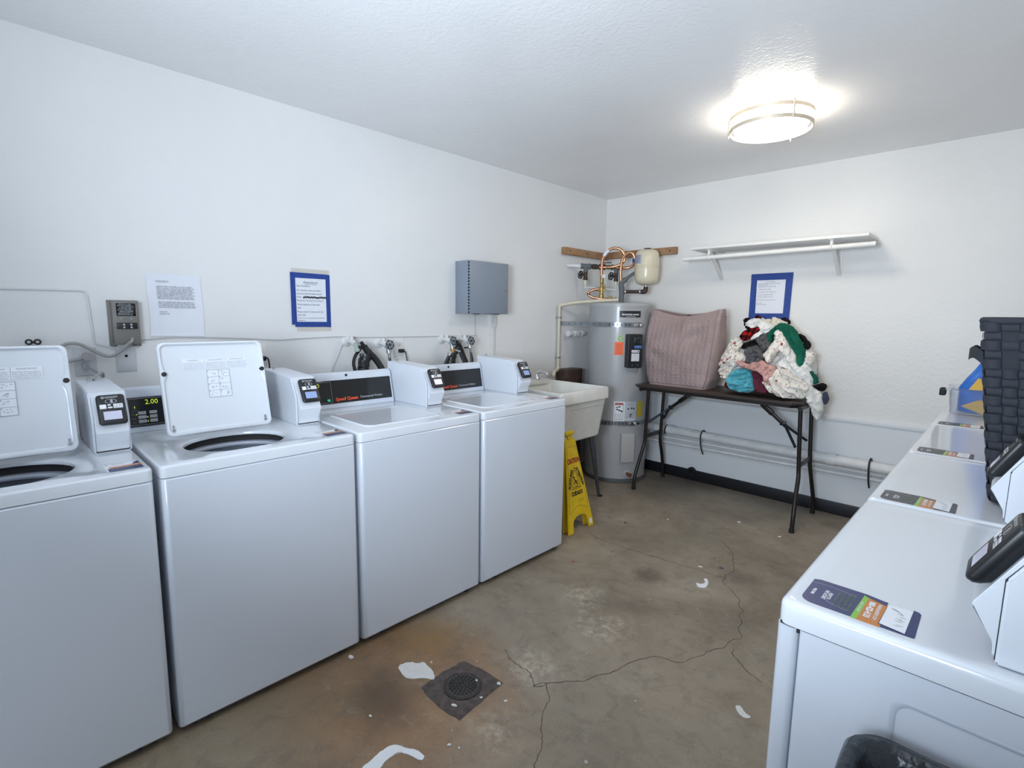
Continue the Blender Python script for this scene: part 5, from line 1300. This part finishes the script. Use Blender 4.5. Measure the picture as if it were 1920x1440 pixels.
# ---------------------------------------------------------------- shelf and notice on the back wall
t = thing('wall_shelf', 'white wooden wall shelf with a hanging rod below', 'shelf', (1.56, -.15, 1.90))
part('board', MB().box(.985, 2.147, -.300, -.001, 1.906, 1.926, .003), SHELFW, t)
part('rod', MB().tube([(.915, -.262, 1.842), (2.180, -.262, 1.858)], .0165, 16), SHELFW, t)
for x in (1.122, 1.938):
    b = MB(); b.box(x-.013, x+.013, -.006, -.001, 1.685, 1.906, .001); b.box(x-.013, x+.013, -.285, -.001, 1.899, 1.906, .001)
    b.loft([[(x-.012, -.006, 1.690), (x+.012, -.006, 1.690), (x+.012, -.006, 1.72), (x-.012, -.006, 1.72)], [(x-.010, -.262, 1.890), (x+.010, -.262, 1.890), (x+.010, -.250, 1.90), (x-.010, -.250, 1.90)]])
    b.loft([[(x-.0015, -.004, 1.70), (x+.0015, -.004, 1.70)], [(x-.0015, -.004, 1.90), (x+.0015, -.004, 1.90)], [(x-.0015, -.26, 1.90), (x+.0015, -.26, 1.90)]], False, False, closed=False)
    br = part('bracket', b, SHELFW, t)
    h = MB(); h.torus(frame((x, -.262, 1.842+.016*(x-.915)/1.265), (0, 1, 0), EZ), .020, .004, 20, 6); h.box(x-.008, x+.008, -.272, -.252, 1.865, 1.900, .002)
    part('rod_hook', h, SHELFW, br)
    part('screw', MB().cyl((x+.0, -.0055, 1.70), (x, -.0085, 1.70), .004, 8), GALV, br)
t = thing('notice', 'notice framed in blue tape on the back wall above the laundry heap', 'notice', (1.50, 0, 1.385))
F = back_frame(1.503, 1.565)
sh = part('sheet', MB(F).rects([(-.108, -.142, .102, .118)], .0012), PAPER, t)
for q in ([(-.150, .112), (.146, .112), (.146, .162), (-.150, .160)], [(-.150, -.18), (-.103, -.18), (-.106, .150), (-.148, .150)], [(.096, -.18), (.142, -.18), (.146, .150), (.099, .150)], [(-.148, -.18), (.142, -.18), (.142, -.137), (-.148, -.138)]):
    kz = .0008*(len(t.children)%5); part('tape_strip', MB(F).loft([[(x, y, .0016) for x, y in q], [(x, y, .0022+kz) for x, y in q]]), BLUET, t, smooth=False)
tx = MB(F); add_text(tx, 'Dear Residents', .010, T(-.006, .098, .0018))
for s_, y in (('PLEASE DO NOT LEAVE YOUR', .062), ('UNNECESSARY ITEMS,', .042), ('CLOTHING, SOFA, SHOES, ETC', .022), ('IN THE LAUNDRY ROOMS', .002)): add_text(tx, s_, .0115, T(-.094, y, .0018), 'LEFT', xs=.82)
tx.rects(greek(rg, -.094, .066, .082, .005)+greek(rg, -.094, -.02, .073, .005)+greek(rg, -.094, .02, -.016, .005)+greek(rg, -.098, .04, -.038, .0045)+greek(rg, -.098, -.06, -.062, .0045)+greek(rg, -.098, -.025, -.073, .0045), .0018)
part('lettering', tx, mat('notice_ink', (.13, .13, .15), .7), t)

# ---------------------------------------------------------------- pipes along the back wall
def long_pipe(label, y, r, pts, cpl):
    t = thing('wall_pipe', label, 'pipe', (1.6, y, pts[0][1]))
    part('pipe_run', MB().tube([(x, y, z) for x, z in pts], r, 16), WPIPE, t)
    def zat(x):
        for (a, za), (b, zb) in zip(pts, pts[1:]):
            if a <= x <= b: return za+(zb-za)*(x-a)/(b-a)
        return pts[-1][1]
    for x in cpl: part('coupling', MB().tube([(x-.028, y, zat(x)), (x+.028, y, zat(x))], r*1.18, 16), WPIPE, t)
long_pipe('thick white drain pipe running low along the back wall', -.085, .036, [(.30, .432), (.72, .421), (3.3, .402)], (.80, 2.02))
long_pipe('thin white pipe just under the thick drain pipe', -.050, .013, [(.30, .340), (1.15, .345), (3.3, .362)], (1.22, 2.16))
long_pipe('second thin white pipe, lowest along the back wall', -.055, .013, [(.30, .296), (1.15, .303), (3.3, .330)], (1.30, 2.28))
solo('conduit_collar', MB().tube([(.758, -.085, .420), (.772, -.085, .4195)], .042, 16), RUBBER, 'black rubber collar on the thick pipe behind the left table legs', 'pipe collar', (.765, -.085, .42))
for x, lab in ((1.085, 'black strap hanging around the pipes behind the table'), (2.245, 'black strap hanging around the pipes right of the table legs')):
    b = MB(); b.tube(catmull([(x, -.032, .44), (x, -.085, .463), (x, -.127, .43), (x+.002, -.125, .36), (x+.003, -.10, .30), (x+.006, -.075, .26)], 5), .0055, 6)
    solo('cable_strap', b, RUBBER, lab, 'strap', (x, -.1, .26), 'pipe straps')
t = thing('pipe_stub', 'dark open pipe stub at the foot of the back wall behind the table', 'pipe', (.97, -.03, .06))
b = MB(frame((.985, -.020, .085), (1, 0, 0), EZ)); b.lathe([(.028, 0), (.034, .004), (.034, .03), (.024, .03), (.024, .01)], (0, 0), 20, True, False); part('ring', b, RUBBER, t)
part('hole', MB(frame((.985, -.024, .085), (1, 0, 0), EZ)).lathe([(.023, .011), (.001, .0112)], (0, 0), 18), HOLE, t)

# ---------------------------------------------------------------- things on the dryers
BX0, BY0, BZ0 = 2.857, -2.452, DZ-.001
t = thing('woven_basket', 'tall charcoal basket woven from wide fabric straps, standing on a dryer', 'basket', (3.03, -2.28, BZ0))
BH = .448
def bq(s_, v_):
    """perimeter position s in [0,4) and height v in [0,1], walls flaring upward"""
    fl = .056*v_
    x0, x1, y0, y1 = BX0-fl, BX0+.30+fl, BY0-fl*.45, BY0+.34+fl
    k = int(s_) % 4; f = s_-int(s_)
    return V([(x0+(x1-x0)*f, y0, 0), (x1, y0+(y1-y0)*f, 0), (x1-(x1-x0)*f, y1, 0), (x0, y1-(y1-y0)*f, 0)][k])+V((0, 0, BZ0+.004+BH*v_))
nrm4 = [V((0, -1, 0)), V((1, 0, 0)), V((0, 1, 0)), V((-1, 0, 0))]
wv, gaps = MB(), MB()
rows, cols = 20, 13
for k in range(4):
    n = nrm4[k]
    for r in range(rows):
        for c_ in range(cols):
            v0, v1 = r/rows, (r+1)/rows; s0, s1 = k+c_/cols, k+(c_+.998)/cols
            top = r >= rows-6
            over = (r+c_) % 2
            if top and r in (rows-5, rows-4, rows-2) and c_ % 2: continue                       # open gaps near the mouth
            hgt = .0055 if over else .0035; ins = .04/rows if not over else .005/rows; inc = .05/cols if over else .01/cols
            a, b = v0+ins, v1-ins; c0, c1 = s0+(inc if not over else 0), s1-(inc if not over else 0)
            P_ = lambda s_, v_, h_: bq(min(s_, k+.9999), v_)+n*h_
            m_ = (c0+c1)/2; mv = (a+b)/2
            if over: rings = [[P_(s_, a, h_), P_(s_, mv, h_+.0012), P_(s_, b, h_)] for s_, h_ in ((c0, -.001), (c0+.12*(c1-c0), hgt-.001), (m_, hgt+.0015), (c1-.12*(c1-c0), hgt-.001), (c1, -.001))]
            else: rings = [[P_(s_, v_, h_) for s_ in (c0, m_, c1)] for v_, h_ in ((a, -.001), (a+.15*(b-a), hgt-.001), (mv, hgt), (b-.15*(b-a), hgt-.001), (b, -.001))]
            wv.loft(rings, False, False, closed=False)
part('woven_wall', wv, STRAPW, t, ang=60)
inn = MB()
for v0, v1 in ((0, .955),): inn.loft([[bq(k, v_)-nrm4[k]*.004-nrm4[(k+3) % 4]*.004 for k in range(4)] for v_ in (v0, v1)], True, False)
part('inner_wall', inn, STRAPD, t, smooth=False)
posts = MB()
for k in range(4):
    for c_ in range(0, cols, 2):
        s0 = k+(c_+.08)/cols; s1 = k+(c_+.92)/cols
        posts.poly([bq(s0, .68)-nrm4[k]*.002, bq(s1, .68)-nrm4[k]*.002, bq(s1, 1)-nrm4[k]*.002, bq(s0, 1)-nrm4[k]*.002])
part('upright_strap', posts, STRAPD, t, smooth=False)
rim = []
for k in range(4): rim += [bq(k+f, 1.0)+V((0, 0, .004)) for f in (.03, .25, .5, .75, .97)]
part('rim', MB().tube(rim, .009, 10, closed=True), STRAPW, t)
for k, c_ in ((0, .55), (3, .5)):
    n = nrm4[k]; b = MB()
    hp_ = catmull([bq(k+c_-.16, .78)+n*.006, bq(k+c_-.12, .82)+n*.026, bq(k+c_, .80)+n*.040, bq(k+c_+.12, .82)+n*.026, bq(k+c_+.16, .78)+n*.006], 6)
    b.loft([[p_+V((0, 0, -.016)), p_+V((0, 0, .016))] for p_ in hp_], False, False, closed=False)
    part('handle', b, STRAPW, t)
    part('knot', MB().lathe([(.001, -.02), (.014, -.012), (.019, 0), (.014, .012), (.001, .02)], (0, 0), 10) if False else MB(Matrix.Translation(bq(k+c_-.16, .79)+n*.012)).lathe([(.001, -.016), (.012, -.010), (.016, 0), (.012, .010), (.001, .016)], (0, 0), 10), STRAPD, t)
# clear bin with a blue bag in it
CX0, CX1, CY0, CY1, CZ0 = 2.648, 3.06, -.890, -.635, DZ-.001
t = thing('plastic_bin', 'clear plastic bin with dark latch on the farthest dryer', 'bin', ((CX0+CX1)/2, (CY0+CY1)/2, CZ0))
rings = []
for d, z in ((.018, 0), (.012, .004), (.004, .112), (-.010, .116), (-.012, .126), (-.004, .128), (.008, .120), (.016, .010), (.03, .007)):
    rings.append([(x, y, CZ0+z) for x, y in rrect(CX0+d, CX1-d, CY0+d, CY1-d, .022, 5)])
part('tub', MB().loft(rings), CLEAR, t)
part('latch', MB().box(CX0-.035, CX0-.010, -.86, -.80, CZ0+.085, CZ0+.122, .005), STRAPD, t, label='dark latch')
t = thing('blue_bag', 'blue and yellow printed bag stuffed in the clear plastic bin', 'bag', (2.86, -.76, CZ0+.012))
def blerp(z, tab):
    for (a, va), (b, vb) in zip(tab, tab[1:]):
        if z <= b: return va+(vb-va)*max(0, (z-a))/(b-a)
    return tab[-1][1]
def bb(i, j, n=40, m_=26):
    a = 2*PI*i/n; v_ = j/m_; z = CZ0+.012+.37*v_
    xl = blerp(z, [(.94, 2.685), (1.06, 2.682), (1.10, 2.702), (1.22, 2.768), (1.32, 2.83)]); xr = blerp(z, [(.94, 3.02), (1.07, 3.02), (1.32, 2.93)]); d = blerp(z, [(.94, .098), (1.06, .095), (1.32, .03)])
    e = .55; ca, sa = math.cos(a), math.sin(a)
    x = (xl+xr)/2+(xr-xl)/2*math.copysign(abs(ca)**e, ca); y = -.762+d*math.copysign(abs(sa)**e, sa)
    k = .008*noise.noise(V((x*14, y*14, z*14)))
    return (x+k, y+k, z+k*.5*(v_ > .1))
mb = MB().grid(bb, 40, 27, True); mb.poly([bb(i, 26) for i in range(40)]); mb.poly([bb(i, 0) for i in range(40)])
body = part('bag_body', mb, BLUEB, t, ang=70)
def bag_front(u, z):
    return (u, -.762-blerp(z, [(.94, .098), (1.06, .095), (1.32, .03)])-.008, z)
for pts in ([(2.722, 1.058), (2.752, 1.116), (2.80, 1.096), (2.86, 1.06)], [(2.70, .975), (2.76, 1.01), (2.85, 1.02), (2.87, .96), (2.78, .945)]):
    m = MB(); cxx = sum(p_[0] for p_ in pts)/len(pts); czz = sum(p_[1] for p_ in pts)/len(pts)
    m.loft([[bag_front(x, z) for x, z in pts], [bag_front(cxx+(x-cxx)*.01, czz+(z-czz)*.01) for x, z in pts]], False, True)
    part('yellow_patch', m, YELB, t, label='yellow printed shape')

# ---------------------------------------------------------------- trash can
TX0, TX1, TY0, TY1, TZr = 2.748, 3.18, -3.80, -3.345, .80
t = thing('trash_can', 'trash can with black liner folded over its rim, standing beside the nearest dryer', 'trash can', ((TX0+TX1)/2, (TY0+TY1)/2, 0))
rings = [[(x, y, z) for x, y in rrect(TX0+d, TX1-d, TY0+d, TY1-d, .05, 6, 3)] for d, z in ((.05, 0), (.045, .01), (.010, TZr-.01))]
part('bin_body', MB().loft(rings, True, False), BINP, t)
mb = MB(); rings = []
for d, z, w in ((.004, TZr-.16, .006), (-.002, TZr-.06, .005), (-.003, TZr-.008, .002), (.003, TZr+.004, .0015), (.014, TZr+.004, .002), (.022, TZr-.012, .004), (.034, TZr-.05, .007), (.05, TZr-.20, .010), (.07, TZr-.45, .012), (.10, .12, .01)):
    ring = []
    for i, (x, y) in enumerate(rrect(TX0+d, TX1-d, TY0+d, TY1-d, .045, 10, 14)):
        k = w*noise.noise(V((x*34, y*34, z*6)))+w*.6*noise.noise(V((x*80, y*80, z*3)))
        cx, cy = (TX0+TX1)/2, (TY0+TY1)/2; dv_ = V((x-cx, y-cy)).normalized()
        x += dv_.x*k; y += dv_.y*k
        y = min(y, -3.3185)
        ring.append((x, y, z+k*.4))
    rings.append(ring)
part('liner', mb.loft(rings, False, True), LINER, t, ang=70)

# ---------------------------------------------------------------- floor drain and litter
DCX, DCY, DRr = 1.505, -3.037, .066
t = thing('floor_drain', 'round black iron floor drain set in a square rough mortar patch', 'drain', (DCX, DCY, 0))
sq = [(1.401, -3.158), (1.389, -3.060), (1.396, -2.940), (1.50, -2.920), (1.600, -2.915), (1.612, -3.03), (1.622, -3.152), (1.51, -3.165)]
pr_ = []
for i in range(len(sq)):
    a, b = V((*sq[i], 0)), V((*sq[(i+1) % len(sq)], 0))
    for k in range(6):
        q = a.lerp(b, k/6); pr_.append((q.x+.007*noise.noise(q*60), q.y+.007*noise.noise(q*60+V((5, 5, 0))), 0))
nn = len(pr_)
def ringr(r, z): return [(DCX+r*math.cos(math.atan2(y-DCY, x-DCX)), DCY+r*math.sin(math.atan2(y-DCY, x-DCX)), z) for x, y, _ in pr_]
part('mortar_patch', MB().loft([[(x, y, .0004) for x, y, _ in pr_], [(DCX+(x-DCX)*.96, DCY+(y-DCY)*.96, .003) for x, y, _ in pr_], ringr(DRr+.012, .0035), ringr(DRr+.004, .0008)], False, True), DRAINC, t)
part('ring', MB().lathe([(DRr+.006, .001), (DRr+.006, .0045), (DRr-.001, .0045), (DRr-.002, .0015)], (DCX, DCY), 40, False, False), IRON, t)
gr = part('grate', MB().lathe([(DRr-.001, .001), (DRr-.001, .0045), (DRr-.005, .0055), (.002, .006)], (DCX, DCY), 40), IRON, t)
hs = MB()
for r, n in ((.012, 6), (.024, 11), (.036, 16), (.047, 20)):
    for k in range(n):
        a = 2*PI*(k+.3*r*50)/n; x, y = DCX+r*math.cos(a), DCY+r*math.sin(a); hs.box(x-.0028, x+.0028, y-.0028, y+.0028, .0055, .0064)
part('grate_hole', hs, HOLE, gr)
st_ = MB()
for k in range(26): a = 2*PI*k/26; st_.lathe([(.0032, .005), (.0026, .0068), (.0005, .007)], (DCX+.0585*math.cos(a), DCY+.0585*math.sin(a)), 8)
part('stud', st_, mat('worn_stud', (.16, .14, .13), .45, .5), gr)
def flat_scrap(name, label, cat, pts, m, amp=.004, seed=0, group=None):
    base = chaikin(pts, 1); rim = []
    for i in range(len(base)):
        a, b = V(base[i]), V(base[(i+1) % len(base)]); n = max(1, int((b-a).length/.008)); rim += [a.lerp(b, k/n) for k in range(n)]
    n = len(rim); xs, ys = [p_.x for p_ in rim], [p_.y for p_ in rim]; inner = []; y = min(ys)
    while y < max(ys):
        x = min(xs)
        while x < max(xs):
            p_ = V((x, y)); c = False; j = n-1
            for i in range(n):
                if (rim[i].y > y) != (rim[j].y > y) and x < (rim[j].x-rim[i].x)*(y-rim[i].y)/(rim[j].y-rim[i].y)+rim[i].x: c = not c
                j = i
            if c and min((p_-q).length for q in rim) > .004: inner.append(p_)
            x += .007
        y += .007
    vs, _, fs, *_ = delaunay_2d_cdt(rim+inner, [(i, (i+1) % n) for i in range(n)], [], 1, 1e-5)
    mb = MB(); U_ = []; D_ = []
    for p_ in vs:
        h = .0012+amp*(abs(noise.noise(V((p_.x*40, p_.y*40, seed))))+.4*abs(noise.noise(V((p_.x*90, p_.y*90, seed)))))
        U_.append(mb.v((p_.x, p_.y, h))); D_.append(mb.v((p_.x, p_.y, .0004)))
    ed = {}
    for f in fs:
        mb.face([U_[i] for i in f]); mb.face([D_[i] for i in reversed(f)])
        for a, b in zip(f, list(f[1:])+[f[0]]): ed[(a, b)] = 1
    for a, b in ed:
        if (b, a) not in ed: mb.face([U_[b], U_[a], D_[a], D_[b]])
    return solo(name, mb, m, label, cat, (sum(xs)/n, sum(ys)/n, 0), group, ang=70)
flat_scrap('dryer_sheet', 'thin whitish dryer sheet lying beside the floor drain', 'litter', [(1.232,-3.148),(1.255,-3.097),(1.284,-3.082),(1.288,-3.057),(1.319,-3.064),(1.352,-3.064),(1.394,-3.081),(1.404,-3.098),(1.382,-3.102),(1.356,-3.125),(1.339,-3.151),(1.309,-3.166)], TISSUE, .006, 1)
flat_scrap('paper_strip', 'curved white torn paper strip at the bottom edge of the photo', 'litter', [(1.60,-3.52),(1.560,-3.50),(1.546,-3.419),(1.546,-3.401),(1.548,-3.372),(1.568,-3.354),(1.588,-3.35),(1.618,-3.326),(1.662,-3.324),(1.665,-3.342),(1.616,-3.356),(1.589,-3.371),(1.584,-3.419),(1.60,-3.446)], PAPERW, .007, 2)
flat_scrap('paper_scrap', 'curled white paper scrap on the floor toward the back of the room', 'litter', [(1.782,-1.666),(1.813,-1.667),(1.819,-1.627),(1.796,-1.602),(1.803,-1.577),(1.835,-1.628),(1.844,-1.683),(1.812,-1.705)], PAPERW, .006, 3)
flat_scrap('paper_scrap', 'grey white narrow paper scrap on the floor near the nearest dryer', 'litter', [(2.270,-2.406),(2.285,-2.390),(2.309,-2.414),(2.335,-2.420),(2.318,-2.441),(2.292,-2.432)], TISSUE, .004, 4)
def lump(name, label, x, y, sx, sy, m, ang=0, z0=0, cat='litter', group=None, h=.006):
    mb = MB(); F = T(x, y, z0) @ Matrix.Rotation(ang, 4, 'Z')
    rings = []
    for k, z in ((.85, .0004), (1, h*.35), (.8, h*.8), (.3, h)):
        rings.append([F @ V((.68*sx*k*math.cos(a)*(1+.3*noise.noise(V((math.cos(a)*2+x*30, math.sin(a)*2+y*30, z*90)))), sy*.68*k*math.sin(a)*(1+.3*noise.noise(V((math.sin(a)*2+x*50, math.cos(a)*2, z*90)))), z)) for a in [2*PI*i/12 for i in range(12)]])
    return solo(name, mb.loft(rings), m, label, cat, (x, y, z0), group)
LINT = mat('white_lint', (.72, .69, .66), .9, bs=80, bstr=.6, bdist=.004)
lump('lint_clump', 'white lint clump on the left front edge of the drain mortar', 1.56, -3.124, .017, .008, LINT, .4, .003)
lump('lint_clump', 'white lint clump on the right corner of the drain mortar', 1.594, -2.934, .012, .010, LINT, .4, .003)
lump('gum_blob', 'round white blob on the drain grate', 1.525, -2.985, .007, .007, LINT, 0, .0058)
lump('lint_clump', 'small white lint curl at the front edge of the drain ring', 1.600, -3.030, .009, .005, LINT, .9, .003)
lump('paper_bit', 'small white paper bit just right of the drain', 1.673, -2.976, .011, .005, PAPERW, 1.0)
lump('paper_bit', 'small white paper bit above the dryer sheet', 1.315, -3.040, .006, .005, PAPERW, .2)
lump('paper_bit', 'longer of two white bits between the drain and the torn strip', 1.679, -3.242, .010, .005, PAPERW, .9)
lump('paper_bit', 'shorter of two white bits between the drain and the torn strip', 1.711, -3.227, .006, .004, PAPERW, .4)
lump('paper_bit', 'white bit on the rusty floor left of the drain, near the washers', 1.391, -3.359, .008, .005, PAPERW, .4)
lump('clear_cap', 'round clear plastic cap on the floor at the bottom of the photo', 2.032, -2.979, .011, .011, mat('cap_grey', (.42, .40, .36), .25), 0, h=.004)
lump('red_bit', 'small orange red bit on the floor in front of the farthest washer', 1.187, -1.944, .012, .008, mat('red_bit', (.35, .08, .035), .6), .3)
lump('blue_lint', 'dark blue grey lint on the floor near the curled scrap', 1.812, -1.41, .020, .010, mat('blue_lint', (.09, .10, .14), .9), .2)
lump('white_bit', 'flat white bit on the floor behind the curled scrap', 1.722, -1.48, .018, .009, PAPERW, .3, h=.004)
lump('blue_lint', 'pale blue lint speck on the open floor, right of center', 1.848, -2.013, .011, .008, mat('pale_blue_lint', (.20, .22, .27), .9), .6)
lump('grey_lint', 'grey lint curl on the floor in front of the caution sign', 1.27, -1.674, .016, .008, mat('grey_lint', (.22, .20, .18), .9), .6)
lump('lint_tuft', 'white lint tuft by the front edge of the second washer', 1.062, -3.253, .020, .012, LINT, .2, h=.010)
lump('white_bit', 'white bit on the floor under the front of the folding table', 1.63, -.669, .016, .012, PAPERW, .3)
lump('white_bit', 'white bit on the floor between the sink leg and the table', 1.264, -.979, .008, .006, PAPERW, .3)
lump('dark_bit', 'small dark bit on the floor right of the caution sign', 1.091, -1.246, .010, .008, RUBBER, .3)
lump('white_bit', 'white bit on the floor right of the front table leg', 1.905, -.724, .014, .006, PAPERW, .5)
rg = random.Random(21)
for x, y in [(1.437, -2.905), (1.639, -3.198), (2.004, -2.64), (2.04, -2.663), (1.377, -.491), (1.388, -.318), (1.755, -1.317), (1.62, -2.30), (1.9, -1.9), (1.3, -1.2), (1.55, -.95), (1.10, -.80), (1.72, -2.55), (2.2, -1.4)]:
    lump('lint_speck', 'tiny pale lint speck on the bare concrete floor', x, y, rg.uniform(.003, .005), rg.uniform(.003, .004), LINT, rg.random()*3, group='tiny lint specks on the floor', h=.003)

# ---------------------------------------------------------------- light
def area(name, loc, target, sx, sy, power, col):
    l = bpy.data.lights.new(name, 'AREA'); l.shape = 'RECTANGLE'; l.size = sx; l.size_y = sy; l.energy = power; l.color = col
    o = bpy.data.objects.new(name, l); C.objects.link(o); o.location = loc
    o.rotation_euler = (V(target)-V(loc)).to_track_quat('-Z', 'Y').to_euler(); return o
area('doorway_daylight', (1.9, YF+.02, 1.15), (1.6, 0, 1.5), 1.9, 2.0, 9, (.60, .81, 1.0))
area('bounce_light', (2.5, -4.75, 1.45), (1.45, -2.3, 2.467), .6, .6, 50, (.76, .87, 1.0)).data.spread = math.radians(115)
area('ceiling_lamp_front', (2.3, -4.75, 2.42), (2.2, -4.6, 0), .5, .5, 4, (.92, .95, 1.0))
w = bpy.data.worlds.new('world'); bpy.context.scene.world = w; w.use_nodes = True
w.node_tree.nodes['Background'].inputs[0].default_value = (.75, .86, 1, 1); w.node_tree.nodes['Background'].inputs[1].default_value = .8
s = bpy.context.scene
s.view_settings.view_transform = 'Standard'; s.view_settings.look = 'None'; s.view_settings.exposure = -.17; s.view_settings.gamma = 1
s.cycles.max_bounces = 10; s.cycles.diffuse_bounces = 6; s.cycles.use_denoising = True
s.cycles.sample_clamp_indirect = 6
